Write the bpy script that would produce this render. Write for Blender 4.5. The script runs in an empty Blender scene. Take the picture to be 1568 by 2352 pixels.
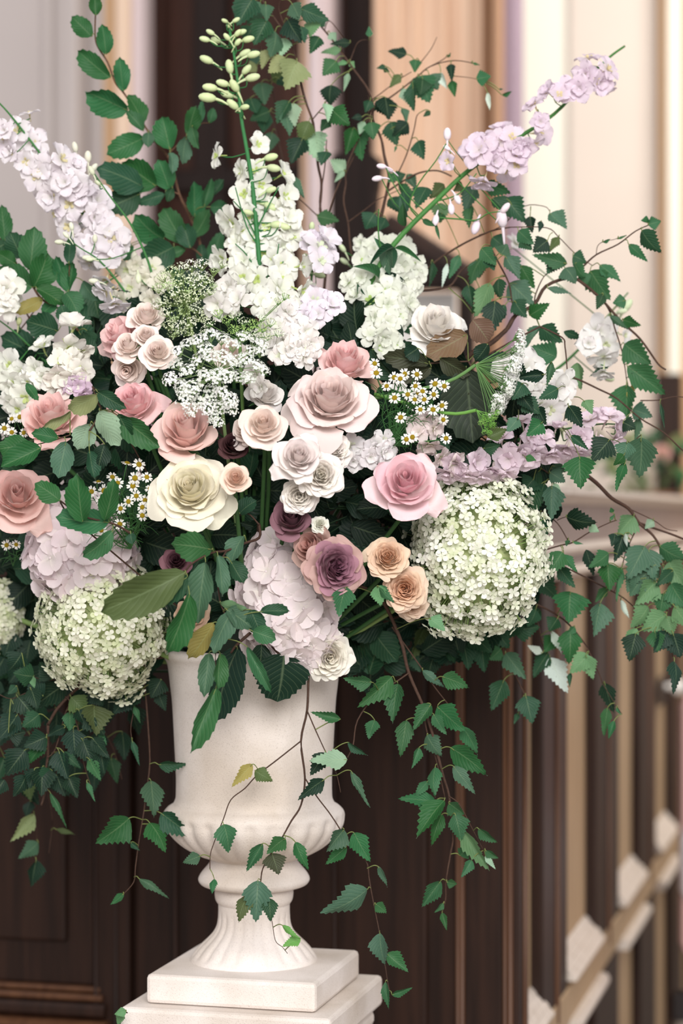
import bpy, bmesh, math, random
from mathutils import Vector, Matrix, noise

# ---------------------------------------------------------------- camera, world, lights, exposure
C = bpy.context.scene
COL = C.collection
rnd = random.Random(7)
PI = math.pi
F, CX, CY = 5100.0, 784.0, 1176.0            # focal length and centre in pixels of the 1568 x 2352 frame
CAMX, CAMY, CAMZ = 0.126, -3.2, 1.5
cam = bpy.data.cameras.new('camera')
cam.sensor_fit = 'HORIZONTAL'; cam.sensor_width = 24.0; cam.lens = F / 1568.0 * 24.0
cam.clip_start = 0.1; cam.clip_end = 60
cam.dof.use_dof = True; cam.dof.focus_distance = 2.98; cam.dof.aperture_fstop = 2.6
cam_ob = bpy.data.objects.new('camera', cam); COL.objects.link(cam_ob)
cam_ob.location = (CAMX, CAMY, CAMZ); cam_ob.rotation_euler = (PI / 2, 0, 0)
C.camera = cam_ob

def srgb(r, g, b):
    f = lambda c: (c / 255 / 12.92) if c / 255 <= 0.04045 else ((c / 255 + 0.055) / 1.055) ** 2.4
    return (f(r), f(g), f(b), 1.0)

w = bpy.data.worlds.new('world'); C.world = w; w.use_nodes = True
bg = w.node_tree.nodes['Background']
bg.inputs[0].default_value = srgb(238, 234, 236); bg.inputs[1].default_value = 0.62

def area(name, loc, target, sx, sy, power, col):
    l = bpy.data.lights.new(name, 'AREA'); l.shape = 'RECTANGLE'; l.size = sx; l.size_y = sy
    l.energy = power; l.color = col
    o = bpy.data.objects.new(name, l); COL.objects.link(o); o.location = loc
    o.rotation_euler = (Vector(target) - Vector(loc)).to_track_quat('-Z', 'Y').to_euler()
    return o
area('window_daylight', (0.6, -5.6, 3.5), (0.1, 0.0, 1.3), 3.2, 2.6, 325, (1.0, 0.985, 0.965))
area('nave_window_daylight', (2.3, 2.7, 3.9), (1.5, 5.0, 1.7), 1.8, 1.4, 72, (1.0, 0.955, 0.87))
area('left_wall_area', (-2.6, 1.2, 3.6), (-1.0, 3.4, 2.0), 1.6, 1.6, 26, (1.0, 0.98, 0.98))  # area lamp out of view, aimed at the grey back wall at left

C.view_settings.view_transform = 'Standard'; C.view_settings.look = 'None'
C.view_settings.gamma = 1.0; C.view_settings.use_curve_mapping = False
C.view_settings.exposure = 0.28
C.cycles.max_bounces = 6; C.cycles.diffuse_bounces = 3; C.cycles.glossy_bounces = 2
C.cycles.transmission_bounces = 3; C.cycles.transparent_max_bounces = 4

# ---------------------------------------------------------------- helpers
def at(px, py, Y):
    d = Y - CAMY
    return Vector((CAMX + (px - CX) / F * d, Y, CAMZ - (py - CY) / F * d))
def mpp(Y):                                   # metres per picture pixel at depth Y
    return (Y - CAMY) / F
def dome(px, py):                             # front of the mound of flowers
    r2 = ((px - 700) / 820.0) ** 2 + ((py - 1080) / 560.0) ** 2
    return 0.05 - 0.32 * math.sqrt(max(0.0, 1 - r2))
CORE = Vector((0.0, 0.0, 1.27))

def nodes(m):
    m.use_nodes = True; nt = m.node_tree
    return nt, nt.nodes, nt.links, nt.nodes['Principled BSDF']
def organic(name, rough, trans, vein=0.0, spec=0.3, speck=0.0, back=0.0, base_tint=None):
    """colour of the single object, veins from the UV map, a thin translucent sheet"""
    m = bpy.data.materials.new(name); nt, N, L, P = nodes(m)
    oi = N.new('ShaderNodeObjectInfo')
    col = oi.outputs['Color']
    uv = N.new('ShaderNodeUVMap'); sep = N.new('ShaderNodeSeparateXYZ'); L.new(uv.outputs[0], sep.inputs[0])
    def math_(op, a, b=None, clamp=False):
        n = N.new('ShaderNodeMath'); n.operation = op; n.use_clamp = clamp
        for i, q in enumerate((a, b)):
            if q is None: continue
            if isinstance(q, (int, float)): n.inputs[i].default_value = q
            else: L.new(q, n.inputs[i])
        return n.outputs[0]
    def mix(fac, a, b, mode='MIX'):
        n = N.new('ShaderNodeMix'); n.data_type = 'RGBA'; n.blend_type = mode
        if isinstance(fac, (int, float)): n.inputs[0].default_value = fac
        else: L.new(fac, n.inputs[0])
        for i, q in ((6, a), (7, b)):
            if isinstance(q, tuple): n.inputs[i].default_value = q
            else: L.new(q, n.inputs[i])
        return n.outputs[2]
    hsv = N.new('ShaderNodeHueSaturation')
    L.new(math_('ADD', 0.86 if vein else 0.96, math_('MULTIPLY', oi.outputs['Random'], 0.28 if vein else 0.08)), hsv.inputs['Value'])
    if vein:
        hsv.inputs['Saturation'].default_value = 0.9
        L.new(math_('ADD', 0.485, math_('MULTIPLY', oi.outputs['Random'], 0.03)), hsv.inputs['Hue'])
    L.new(col, hsv.inputs['Color']); col = hsv.outputs[0]
    tc = N.new('ShaderNodeTexCoord')
    ns = N.new('ShaderNodeTexNoise'); ns.inputs['Scale'].default_value = 3.0 if vein else 2.0
    L.new(tc.outputs['Object'], ns.inputs['Vector'])
    bump_h = None
    if vein:
        ax = math_('ABSOLUTE', sep.outputs[0])
        mid = math_('SUBTRACT', 1.0, math_('MULTIPLY', ax, 14.0), True)
        ph = math_('SUBTRACT', math_('MULTIPLY', sep.outputs[1], 9.0), math_('MULTIPLY', ax, 3.2))
        fr = math_('ABSOLUTE', math_('SUBTRACT', math_('FRACT', ph), 0.5))
        side = math_('SUBTRACT', 1.0, math_('MULTIPLY', fr, 11.0), True)
        v = math_('MAXIMUM', mid, math_('MULTIPLY', side, 0.55))
        col = mix(math_('MULTIPLY', v, vein), col, mix(0.55, col, (0.42, 0.55, 0.30, 1)))
        col = mix(math_('MULTIPLY', ns.outputs[0], 0.35), col, mix(0.6, col, (0.02, 0.06, 0.03, 1)))
        bump_h = math_('ADD', math_('MULTIPLY', fr, 0.9), math_('MULTIPLY', ax, 0.4))
        if speck:
            ns2 = N.new('ShaderNodeTexNoise'); ns2.inputs['Scale'].default_value = 16
            L.new(tc.outputs['Object'], ns2.inputs['Vector'])
            sp = math_('GREATER_THAN', ns2.outputs[0], 0.70)
            sp = math_('MULTIPLY', sp, math_('GREATER_THAN', oi.outputs['Random'], 0.45))
            col = mix(math_('MULTIPLY', sp, speck), col, (0.035, 0.03, 0.015, 1))
    else:
        if base_tint:
            t = math_('SUBTRACT', 1.0, math_('MULTIPLY', sep.outputs[1], 1.6), True)
            col = mix(math_('MULTIPLY', t, base_tint[1]), col, base_tint[0])
        st = N.new('ShaderNodeTexNoise'); st.inputs['Scale'].default_value = 4
        mp = N.new('ShaderNodeMapping'); mp.inputs['Scale'].default_value = (9, 0.8, 1)
        L.new(uv.outputs[0], mp.inputs[0]); L.new(mp.outputs[0], st.inputs['Vector'])
        bump_h = st.outputs[0]
    if back:
        ge = N.new('ShaderNodeNewGeometry')
        col = mix(math_('MULTIPLY', ge.outputs['Backfacing'], back), col, mix(0.5, col, (0.42, 0.55, 0.42, 1)))
    bp = N.new('ShaderNodeBump'); bp.inputs['Strength'].default_value = 0.3 if vein else 0.25
    bp.inputs['Distance'].default_value = 0.0022 if vein else 0.0015
    L.new(bump_h, bp.inputs['Height']); L.new(bp.outputs[0], P.inputs['Normal'])
    L.new(col, P.inputs['Base Color']); P.inputs['Roughness'].default_value = rough
    P.inputs['Specular IOR Level'].default_value = spec
    tr = N.new('ShaderNodeBsdfTranslucent'); L.new(col, tr.inputs[0])
    mx = N.new('ShaderNodeMixShader'); mx.inputs[0].default_value = trans
    L.new(P.outputs[0], mx.inputs[1]); L.new(tr.outputs[0], mx.inputs[2])
    L.new(mx.outputs[0], N['Material Output'].inputs[0])
    return m
M = {}
M['leaf'] = organic('leaf_green', 0.5, 0.20, vein=0.40, spec=0.20, speck=0.75, back=0.7)
M['petal'] = organic('petal', 0.62, 0.30, spec=0.18, base_tint=((0.95, 0.80, 0.62, 1), 0.15))
M['floret'] = organic('floret', 0.66, 0.34, spec=0.15, base_tint=((0.50, 0.62, 0.30, 1), 0.38))
M['sepal'] = organic('sepal', 0.6, 0.36, spec=0.15, base_tint=((0.58, 0.68, 0.40, 1), 0.24))
def plain(name, rough=0.6, var=0.25, scale=40, bump=0.0, spec=0.3):
    m = bpy.data.materials.new(name); nt, N, L, P = nodes(m)
    oi = N.new('ShaderNodeObjectInfo'); ns = N.new('ShaderNodeTexNoise'); ns.inputs['Scale'].default_value = scale
    tc = N.new('ShaderNodeTexCoord'); L.new(tc.outputs['Object'], ns.inputs['Vector'])
    mx = N.new('ShaderNodeMix'); mx.data_type = 'RGBA'; mx.blend_type = 'MULTIPLY'; mx.inputs[0].default_value = var
    L.new(oi.outputs['Color'], mx.inputs[6]); L.new(ns.outputs[0], mx.inputs[7])
    L.new(mx.outputs[2], P.inputs['Base Color']); P.inputs['Roughness'].default_value = rough
    P.inputs['Specular IOR Level'].default_value = spec
    if bump:
        b = N.new('ShaderNodeBump'); b.inputs['Strength'].default_value = bump; b.inputs['Distance'].default_value = 0.003
        L.new(ns.outputs[0], b.inputs['Height']); L.new(b.outputs[0], P.inputs['Normal'])
    return m
M['stem'] = plain('stem', 0.55, 0.4, 60)
M['bark'] = plain('bark', 0.75, 0.6, 180, 0.5)
M['bud'] = plain('bud', 0.5, 0.2, 60)
M['disc'] = plain('disc', 0.8, 0.5, 900, 0.8)
M['paint'] = plain('paint', 0.7, 0.08, 3)
M['cloth'] = plain('cloth', 0.85, 0.1, 30)

def mesh_of(name, verts, faces, mat, uvs=None, smooth=True):
    me = bpy.data.meshes.new(name); me.from_pydata(verts, [], faces)
    if uvs:
        ul = me.uv_layers.new(name='UVMap')
        for lp in me.loops: ul.data[lp.index].uv = uvs[lp.vertex_index]
    if smooth: me.polygons.foreach_set('use_smooth', [True] * len(me.polygons))
    me.materials.append(mat); me.update()
    return me
def mk(name, mesh, parent=None, mat=None, color=None):
    o = bpy.data.objects.new(name, mesh); COL.objects.link(o)
    if parent is not None: o.parent = parent
    if mat is not None: o.matrix_basis = mat
    if color is not None: o.color = color
    return o
def tag(o, label, cat, group=None, kind=None):
    o['label'] = label; o['category'] = cat
    if group: o['group'] = group
    if kind: o['kind'] = kind
    return o
def root(name, loc, label, cat, group=None):
    o = bpy.data.objects.new(name, None); COL.objects.link(o); o.location = loc; o.empty_display_size = 0.02
    return tag(o, label, cat, group)
def jit(c, a=0.06):
    f = 1 + rnd.uniform(-a, a)
    return (c[0] * f, c[1] * f * (1 + rnd.uniform(-a, a) * 0.4), c[2] * f * (1 + rnd.uniform(-a, a) * 0.4), 1.0)

class MB:
    """collects simple shapes into one mesh"""
    def __init__(s): s.v = []; s.f = []; s.uv = []
    def add(s, vs, fs, uvs=None):
        k = len(s.v); s.v += [tuple(q) for q in vs]; s.f += [tuple(i + k for i in f) for f in fs]
        s.uv += uvs if uvs else [(0.5, 0.9)] * len(vs)
    def tube(s, pts, r0, r1, n=5, samples=4):
        pts = [Vector(p) for p in pts]
        sm = []
        if len(pts) > 2 and samples > 1:
            for i in range(len(pts) - 1):
                p0 = pts[max(i - 1, 0)]; p1 = pts[i]; p2 = pts[i + 1]; p3 = pts[min(i + 2, len(pts) - 1)]
                for k in range(samples):
                    t = k / samples
                    sm.append(0.5 * ((2 * p1) + (p2 - p0) * t + (2 * p0 - 5 * p1 + 4 * p2 - p3) * t * t + (3 * p1 - p0 - 3 * p2 + p3) * t ** 3))
            sm.append(pts[-1])
        else: sm = pts
        vs, fs = [], []
        m = len(sm)
        for i, p in enumerate(sm):
            tg = (sm[min(i + 1, m - 1)] - sm[max(i - 1, 0)])
            if tg.length < 1e-9: tg = Vector((0, 0, 1))
            q = tg.to_track_quat('Z', 'Y')
            r = r0 + (r1 - r0) * i / max(1, m - 1)
            for k in range(n):
                a = 2 * PI * k / n
                vs.append(p + q @ Vector((r * math.cos(a), r * math.sin(a), 0)))
        for i in range(m - 1):
            for k in range(n):
                fs.append((i * n + k, i * n + (k + 1) % n, (i + 1) * n + (k + 1) % n, (i + 1) * n + k))
        vs.append(sm[-1]); e = len(vs) - 1
        for k in range(n): fs.append(((m - 1) * n + k, (m - 1) * n + (k + 1) % n, e))
        s.add(vs, fs)
    def ball(s, c, rx, ry=None, rz=None, q=None, n=6, m=4):
        ry = ry or rx; rz = rz or rx; vs, fs = [], []
        for j in range(m + 1):
            th = PI * j / m
            for k in range(n):
                a = 2 * PI * k / n
                p = Vector((rx * math.sin(th) * math.cos(a), ry * math.sin(th) * math.sin(a), rz * math.cos(th)))
                if q: p = q @ p
                vs.append(Vector(c) + p)
        for j in range(m):
            for k in range(n):
                fs.append((j * n + k, (j + 1) * n + k, (j + 1) * n + (k + 1) % n, j * n + (k + 1) % n))
        s.add(vs, fs)
    def box(s, a, b, tf=None):
        x0, y0, z0 = a; x1, y1, z1 = b
        vs = [Vector(p) for p in ((x0, y0, z0), (x1, y0, z0), (x1, y1, z0), (x0, y1, z0), (x0, y0, z1), (x1, y0, z1), (x1, y1, z1), (x0, y1, z1))]
        if tf: vs = [tf(p) for p in vs]
        s.add(vs, [(0, 3, 2, 1), (4, 5, 6, 7), (0, 1, 5, 4), (1, 2, 6, 5), (2, 3, 7, 6), (3, 0, 4, 7)])
    def build(s, name, mat, parent=None, color=None, smooth=True, bevel=0, mw=None):
        me = mesh_of(name, s.v, s.f, mat, s.uv, smooth)
        o = mk(name, me, parent, mw, color)
        if bevel:
            b = o.modifiers.new('bevel', 'BEVEL'); b.width = bevel; b.segments = 2; b.limit_method = 'ANGLE'
        return o
# ---------------------------------------------------------------- the room, turned 13.9 degrees to the lens
TH = math.radians(13.9)
U = Vector((math.cos(TH), -math.sin(TH), 0)); V = Vector((math.sin(TH), math.cos(TH), 0))
OC = Vector((CAMX + (1178 - CX) / F * 3.72, CAMY + 3.72, 0))      # outer corner of the panelled screen
def room(p): return OC + U * p[0] + V * p[1] + Vector((0, 0, p[2]))
def a_of(px, b=0.0):                          # distance along U where the plane at b is met by a picture column
    o = OC + V * b; k = (px - CX) / F; d = o.y - CAMY
    return (k * d - (o.x - CAMX)) / (U.x - k * U.y)
def b_of(px, a=0.0):
    o = OC + U * a; k = (px - CX) / F; d = o.y - CAMY
    return (k * d - (o.x - CAMX)) / (V.x - k * V.y)

def wood(name, c1, c2, rough=0.4, spec=0.4, sc=1.0):
    m = bpy.data.materials.new(name); nt, N, L, P = nodes(m)
    tc = N.new('ShaderNodeTexCoord'); mp = N.new('ShaderNodeMapping'); mp.inputs['Scale'].default_value = (26 * sc, 26 * sc, 1.6 * sc)
    L.new(tc.outputs['Object'], mp.inputs[0])
    n1 = N.new('ShaderNodeTexNoise'); n1.inputs['Scale'].default_value = 2.2; n1.inputs['Detail'].default_value = 6
    L.new(mp.outputs[0], n1.inputs['Vector'])
    r = N.new('ShaderNodeValToRGB'); r.color_ramp.elements[0].position = 0.32; r.color_ramp.elements[1].position = 0.72
    r.color_ramp.elements[0].color = c1; r.color_ramp.elements[1].color = c2
    L.new(n1.outputs[0], r.inputs[0]); L.new(r.outputs[0], P.inputs['Base Color'])
    b = N.new('ShaderNodeBump'); b.inputs['Strength'].default_value = 0.15; b.inputs['Distance'].default_value = 0.002
    L.new(n1.outputs[0], b.inputs['Height']); L.new(b.outputs[0], P.inputs['Normal'])
    P.inputs['Roughness'].default_value = rough; P.inputs['Specular IOR Level'].default_value = spec
    return m
WD = wood('dark_oak', srgb(33, 19, 13), srgb(52, 32, 23), 0.5, 0.22)
WB = wood('bead_oak', srgb(76, 48, 32), srgb(102, 68, 45), 0.4, 0.3)
WT = wood('lit_oak', srgb(164, 136, 102), srgb(192, 163, 128), 0.5)  # same oak, with the glancing window sheen put into its colour
WS = wood('lit_ledge_oak', srgb(204, 190, 176), srgb(228, 216, 204), 0.5)  # oak whitened where sills and ledges catch the light
WK = wood('blackened_oak', srgb(25, 16, 13), srgb(37, 24, 20), 0.6, 0.15)
WR = wood('door_oak', srgb(46, 27, 20), srgb(66, 40, 31), 0.6, 0.15)
WF = wood('lit_frieze_oak', srgb(138, 119, 112), srgb(158, 139, 130), 0.5)  # side-face frieze, its window light mixed into the oak colour
WP = wood('peach_panel', srgb(206, 166, 136), srgb(232, 200, 172), 0.5, sc=0.3)
def plaster(name, c, rough=0.9, var=0.06):
    m = bpy.data.materials.new(name); nt, N, L, P = nodes(m)
    ns = N.new('ShaderNodeTexNoise'); ns.inputs['Scale'].default_value = 1.3; ns.inputs['Detail'].default_value = 4
    tc = N.new('ShaderNodeTexCoord'); L.new(tc.outputs['Object'], ns.inputs['Vector'])
    mx = N.new('ShaderNodeMix'); mx.data_type = 'RGBA'; mx.inputs[6].default_value = c
    mx.inputs[7].default_value = tuple(x * (1 - 3 * var) for x in c[:3]) + (1,)
    L.new(ns.outputs[0], mx.inputs[0]); L.new(mx.outputs[2], P.inputs['Base Color']); P.inputs['Roughness'].default_value = rough
    P.inputs['Specular IOR Level'].default_value = 0.15
    return m
PW = plaster('cream_plaster', srgb(246, 241, 228), 0.9, 0.02); PG = plaster('grey_plaster', srgb(188, 178, 174))
PI_ = plaster('pink_white_paint', srgb(214, 196, 196)); PT = plaster('tan_paint', srgb(196, 160, 124)); PL = plaster('lilac_paint', srgb(160, 140, 152))
PF = plaster('stone_floor', srgb(150, 140, 130)); PN = plaster('beige_plaster', srgb(230, 217, 206)); PB = plaster('brown_paint', srgb(128, 92, 66))

def struct(name, loc=(0, 0, 0)):
    o = bpy.data.objects.new(name, None); COL.objects.link(o); o.location = loc; o['kind'] = 'structure'; return o
def rbox(parent, name, a, b, mat, bevel=0.004, smooth=False):
    mb = MB(); mb.box(a, b, room); return mb.build(name, mat, parent, None, smooth, bevel)
def molding(parent, name, prof, along, x0, x1, mat):
    """prof: list of (out, z). along 'a': on the front face (out = -b); along 'b': on the side face (out = +a)"""
    mb = MB(); n = len(prof); vs = []
    for x in (x0, x1):
        for (o, z) in prof:
            vs.append(room((x, -o, z)) if along == 'a' else room((o, x, z)))
    fs = [(i, (i + 1) % n, n + (i + 1) % n, n + i) for i in range(n)] + [tuple(range(n)), tuple(range(2 * n - 1, n - 1, -1))]
    mb.add(vs, fs); return mb.build(name, mat, parent, None, False)

# floor and walls
fl = MB(); fl.box((-3.5, -5, -0.1), (5, 9, 0)); f_ = fl.build('floor', PF, None, None, False); f_['kind'] = 'structure'

ZT = 1.545                                    # top of the panelled screen
wf = struct('wall_front')
def fa(px): return a_of(px)
def fz(px, py):                               # height on the front face under a picture point
    a = a_of(px); p = OC + U * a; return CAMZ - (py - CY) / F * (p.y - CAMY)
mb = MB(); mb.box((-2.6, 0.02, 0), (0, 0.06, ZT - 0.12), room); mb.build('backing', WD, wf, None, False)
stiles = [(-240, 0 - 40), (212, 268), (415, 500), (770, 800), (1045, 1178)]
for (p0, p1) in ((-420, -300), (215, 300), (1062, 1155)):
    rbox(wf, 'stile', (fa(p0), -0.004, 0.0), (fa(p1), 0.03, ZT - 0.12), WD, 0.006)
# raised panels with a field proud of its margin
zl = fz(120, 2262)
for (p0, p1, q0, q1) in ((-300, 215, -180, 150), (300, 1062, 400, 980)):
    z0 = zl if p0 < 0 else 0.42
    rbox(wf, 'panel', (fa(p0) + 0.005, 0.012, z0), (fa(p1) - 0.005, 0.03, ZT - 0.16), WD, 0.003)
    rbox(wf, 'panel_field', (fa(q0), 0.002, z0 + 0.075), (fa(q1), 0.02, ZT - 0.25), WD, 0.006)
for px in (222, 268, 405, 770, 1052, 1062, 1160, 1172):
    x = fa(px); w_ = 0.0035 if px not in (1062, 1172) else 0.005
    mb = MB(); mb.tube([room((x, -0.004, 0.0)), room((x, -0.004, ZT - 0.12))], w_, w_, 8, 1)
    mb.build('bead', WB if px in (1052, 1062, 1160, 1172) else WD, wf)
# stepped moulding along the bottom of the left panel
zz = zl
xa, xb = fa(-420), fa(232)
for i, (h, o, mt) in enumerate(((0.009, 0.006, WB), (0.012, 0.014, WB), (0.026, 0.020, WD), (0.016, 0.034, WB))):
    molding(wf, 'molding', [(-0.01, zz - h), (o * 0.7, zz - h), (o, zz - h * 0.7), (o, zz - h * 0.3), (o * 0.7, zz), (-0.01, zz)], 'a', xa, xb + 0.006 * i, mt)
    zz -= h + 0.003
rbox(wf, 'rail', (fa(-420), -0.012, 0.0), (fa(262), 0.03, zz), WD, 0.004)
rbox(wf, 'rail', (fa(262), -0.002, 0.0), (0, 0.03, 0.40), WD, 0.004)
molding(wf, 'molding', [(-0.01, 0.40), (0.02, 0.405), (0.024, 0.415), (0.01, 0.425), (-0.01, 0.425)], 'a', fa(300), fa(1062), WB)

# side face running away from the lens
ws = struct('wall_right')
def sz(px, py):
    b = b_of(px); p = OC + V * b; return CAMZ - (py - CY) / F * (p.y - CAMY)
BE = b_of(1640)
mb = MB(); mb.box((-0.06, 0.0, 0), (-0.02, BE, ZT - 0.12), room); mb.build('backing', WD, ws, None, False)
bays = [(1199, 1234), (1291, 1357), (1411, 1461), (1498, 1535), (1560, 1584)]
edges = [1178, 1199, 1234, 1291, 1357, 1411, 1461, 1498, 1535, 1560, 1584, 1600]
for i in range(0, len(edges) - 1, 2):
    b0, b1 = b_of(edges[i]), b_of(edges[i + 1])
    rbox(ws, 'stile', (-0.03, b0, 0.535), (0.010, b1, ZT - 0.14), WD, 0.006)
    rbox(ws, 'stile', (-0.03, b0, 0.0), (0.010, b1, 0.50), WD, 0.006)
    bm_ = (b0 + b1) / 2
    mb = MB(); mb.tube([room((0.012, bm_, 0.55)), room((0.012, bm_, ZT - 0.15))], 0.006, 0.006, 6, 1); mb.build('bead', WB, ws)
for (p0, p1) in bays:
    b0, b1 = b_of(p0), b_of(p1)
    rbox(ws, 'panel', (-0.03, b0, 0.62), (-0.012, b1, ZT - 0.14), WT, 0.003)
    rbox(ws, 'panel', (-0.03, b0, 0.0), (-0.012, b1, 0.50), WT, 0.003)
    # sloping sill of three steps
    for k in range(4):
        z = 0.650 - 0.013 * k; o = -0.012 + 0.010 * k
        molding(ws, 'sill_step', [(-0.02, z - 0.014), (o + 0.010, z - 0.014), (o + 0.010, z - 0.010), (o, z), (-0.02, z)], 'b', b0, b1 + 0.02, WS)
    molding(ws, 'sill', [(-0.02, 0.492), (0.03, 0.494), (0.034, 0.506), (0.028, 0.518), (0.0, 0.522), (-0.02, 0.522)], 'b', b0 + 0.02, b1 + 0.05, WS)
rbox(ws, 'rail', (-0.03, b_of(1199), 0.515), (0.014, BE, 0.585), WT, 0.003)
# frieze and the two ledges on both faces; side-face oak coloured as lit
for wl, al, x0, x1 in ((wf, 'a', -2.6, 0.0), (ws, 'b', 0.0, BE)):
    molding(wl, 'frieze', [(-0.05, ZT - 0.155), (0.004, ZT - 0.155), (0.004, ZT - 0.02), (-0.05, ZT - 0.02)], al, x0, x1, WF if al == 'b' else WD)
    molding(wl, 'cornice', [(-0.06, ZT - 0.03), (0.012, ZT - 0.03), (0.03, ZT - 0.018), (0.042, ZT - 0.012), (0.042, ZT), (-0.06, ZT)], al, x0, x1 + 0.04, WS if al == 'b' else WD)
    molding(wl, 'ledge', [(-0.05, ZT - 0.128), (0.014, ZT - 0.128), (0.024, ZT - 0.118), (0.018, ZT - 0.105), (-0.05, ZT - 0.105)], al, x0, x1, WS if al == 'b' else WD)
    molding(wl, 'ledge', [(-0.05, ZT - 0.172), (0.014, ZT - 0.172), (0.03, ZT - 0.160), (0.02, ZT - 0.148), (-0.05, ZT - 0.148)], al, x0, x1, WS if al == 'b' else WD)
mb = MB(); mb.box((-0.3, 0.06, ZT - 0.035), (-0.02, BE, ZT - 0.012), room); mb.build('shelf', WT, ws, None, False)
# knob and latch plate on a far stile
kb = b_of(1521); p = room((0.0, kb, 0)); kz = CAMZ - (1577 - CY) / F * (p.y - CAMY)
dn = root('door_knob', room((0.0, kb, kz)), 'shiny white round knob on a dark plate of the panelled screen', 'knob')
mb = MB(); mb.box((-0.002, -0.10, -0.045), (0.008, 0.03, 0.03), lambda q: U * q.x + V * q.y + Vector((0, 0, q.z))); mb.build('plate', M['paint'], dn, srgb(70, 58, 50), False, 0.002)
mb = MB(); mb.tube([U * 0.0, U * 0.03], 0.008, 0.008, 8, 1); mb.ball(U * 0.042, 0.022, None, None, None, 12, 8); mb.build('knob', M['bud'], dn, srgb(250, 246, 240))

# the back of the room, seen between the stems
def bz(px, py, b):
    p = OC + U * a_of(px, b) + V * b; return CAMZ - (py - CY) / F * (p.y - CAMY)
B0 = 2.6
wb = struct('wall_back')
def strip(name, p0, p1, b, thick, mat, z0=0.0, z1=4.2, parent=None, bevel=0.01):
    return rbox(parent or wb, name, (a_of(p0, b), b, z0), (a_of(p1, b), b + thick, z1), mat, bevel)
strip('plaster', -2600, 100, B0, 0.1, PG); strip('pilaster', 90, 190, B0 - 0.05, 0.15, PG, bevel=0.03)
strip('molding', 100, 118, B0 - 0.075, 0.1, PG, bevel=0.012); strip('molding', 150, 176, B0 - 0.07, 0.1, PG, bevel=0.012)
strip('plaster', 190, 240, B0, 0.1, PG)
strip('trim', 236, 262, B0 - 0.02, 0.1, PT); strip('trim', 262, 296, B0 - 0.05, 0.1, plaster('peach_paint', srgb(228, 200, 176))); strip('trim', 296, 328, B0 - 0.03, 0.1, PI_)
d1 = struct('door_1')
strip('panel', 320, 700, B0 + 0.12, 0.05, WR, parent=d1)
strip('stile', 328, 372, B0 + 0.09, 0.05, WR, parent=d1); strip('stile', 440, 520, B0 + 0.09, 0.05, WK, parent=d1); strip('stile', 640, 695, B0 + 0.09, 0.05, WR, parent=d1)
strip('rail', 328, 695, B0 + 0.085, 0.05, WK, bz(500, 440, B0 + 0.085), bz(500, 385, B0 + 0.085), parent=d1)
strip('trim', 690, 706, B0 - 0.02, 0.2, plaster('peach_paint_2', srgb(214, 180, 152))); strip('trim', 706, 738, B0 - 0.05, 0.2, PI_); strip('trim', 736, 756, B0 - 0.03, 0.2, PI_)
strip('panel', 750, 862, B0 + 0.1, 0.05, WR); strip('panel', 790, 850, B0 + 0.07, 0.05, WK)
strip('panel', 855, 1112, B0 + 0.02, 0.06, WP)
for px, w_ in ((858, 16), (905, 14), (940, 20), (1000, 26), (1060, 20)):
    strip('fluting', px, px + w_, B0 - 0.005, 0.05, WP, bevel=0.012)
strip('trim', 1108, 1128, B0 - 0.03, 0.1, PB); strip('trim', 1128, 1152, B0 - 0.05, 0.12, plaster('fawn_paint', srgb(178, 140, 112))); strip('trim', 1152, 1188, B0 - 0.02, 0.12, PL)
# cream wall of the bay beyond, with its bright window reveal at the right
wc = struct('wall_far'); B1 = 4.4
strip('plaster', 1100, 1310, B1 + 0.05, 0.1, PW, parent=wc); strip('plaster', 1300, 1514, B1 + 0.03, 0.12, PN, parent=wc, bevel=0.02)
strip('trim', 1512, 1532, B1 - 0.03, 0.1, PT, parent=wc); strip('reveal', 1531, 1562, B1 - 0.05, 0.1, PW, parent=wc); strip('plaster', 1562, 2300, B1 - 0.02, 0.1, PT, parent=wc)

# bench end with a swept arm standing behind the screen
BB = 1.55
poly = [(758, 352), (800, 345), (846, 346), (868, 362), (872, 386), (862, 440), (860, 490), (880, 514), (930, 545), (1000, 592), (1066, 636), (1082, 652), (1082, 1100), (1052, 1100), (1050, 662), (960, 662), (900, 664), (758, 700)]
mb = MB(); vs = []
for dy in (0.0, 0.06):
    for (x, y) in poly:
        q = room((a_of(x, BB), BB, 0)); q.z = CAMZ - (y - CY) / F * (q.y - CAMY); vs.append(q + V * dy)
n = len(poly); mb.add(vs, [tuple(range(n)), tuple(range(2 * n - 1, n - 1, -1))] + [(i, i + n, (i + 1) % n + n, (i + 1) % n) for i in range(n)])
be = root('bench_end', room((a_of(900, BB), BB, 0)), 'dark bench end with rounded head and sloping arm behind the flowers', 'bench')
o = mb.build('end_board', WK, None, None, False, 0.01); o.parent = be; o.matrix_parent_inverse = Matrix.Translation(-be.location)
mb = MB(); mb.tube([room((a_of(x, BB), BB + 0.03, 0)) + Vector((0, 0, CAMZ - (y - CY) / F * (room((a_of(x, BB), BB, 0)).y - CAMY))) for x, y in ((878, 512), (930, 544), (1000, 590), (1076, 640))], 0.03, 0.03, 8, 3)
o = mb.build('arm_rail', WD, None); o.parent = be; o.matrix_parent_inverse = Matrix.Translation(-be.location)
mb = MB(); q0 = a_of(880, BB + .2); q1 = a_of(1046, BB + .2)
mb.box((q0, BB + .2, ZT - 0.03), (q1, BB + .22, bz(960, 672, BB + .2)), room)
o = mb.build('hymn_board', M['paint'], None, srgb(240, 236, 230), False, 0.004); tag(o, 'white board edge showing between bench end and cream rose', 'board')
o = mb = None

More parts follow.
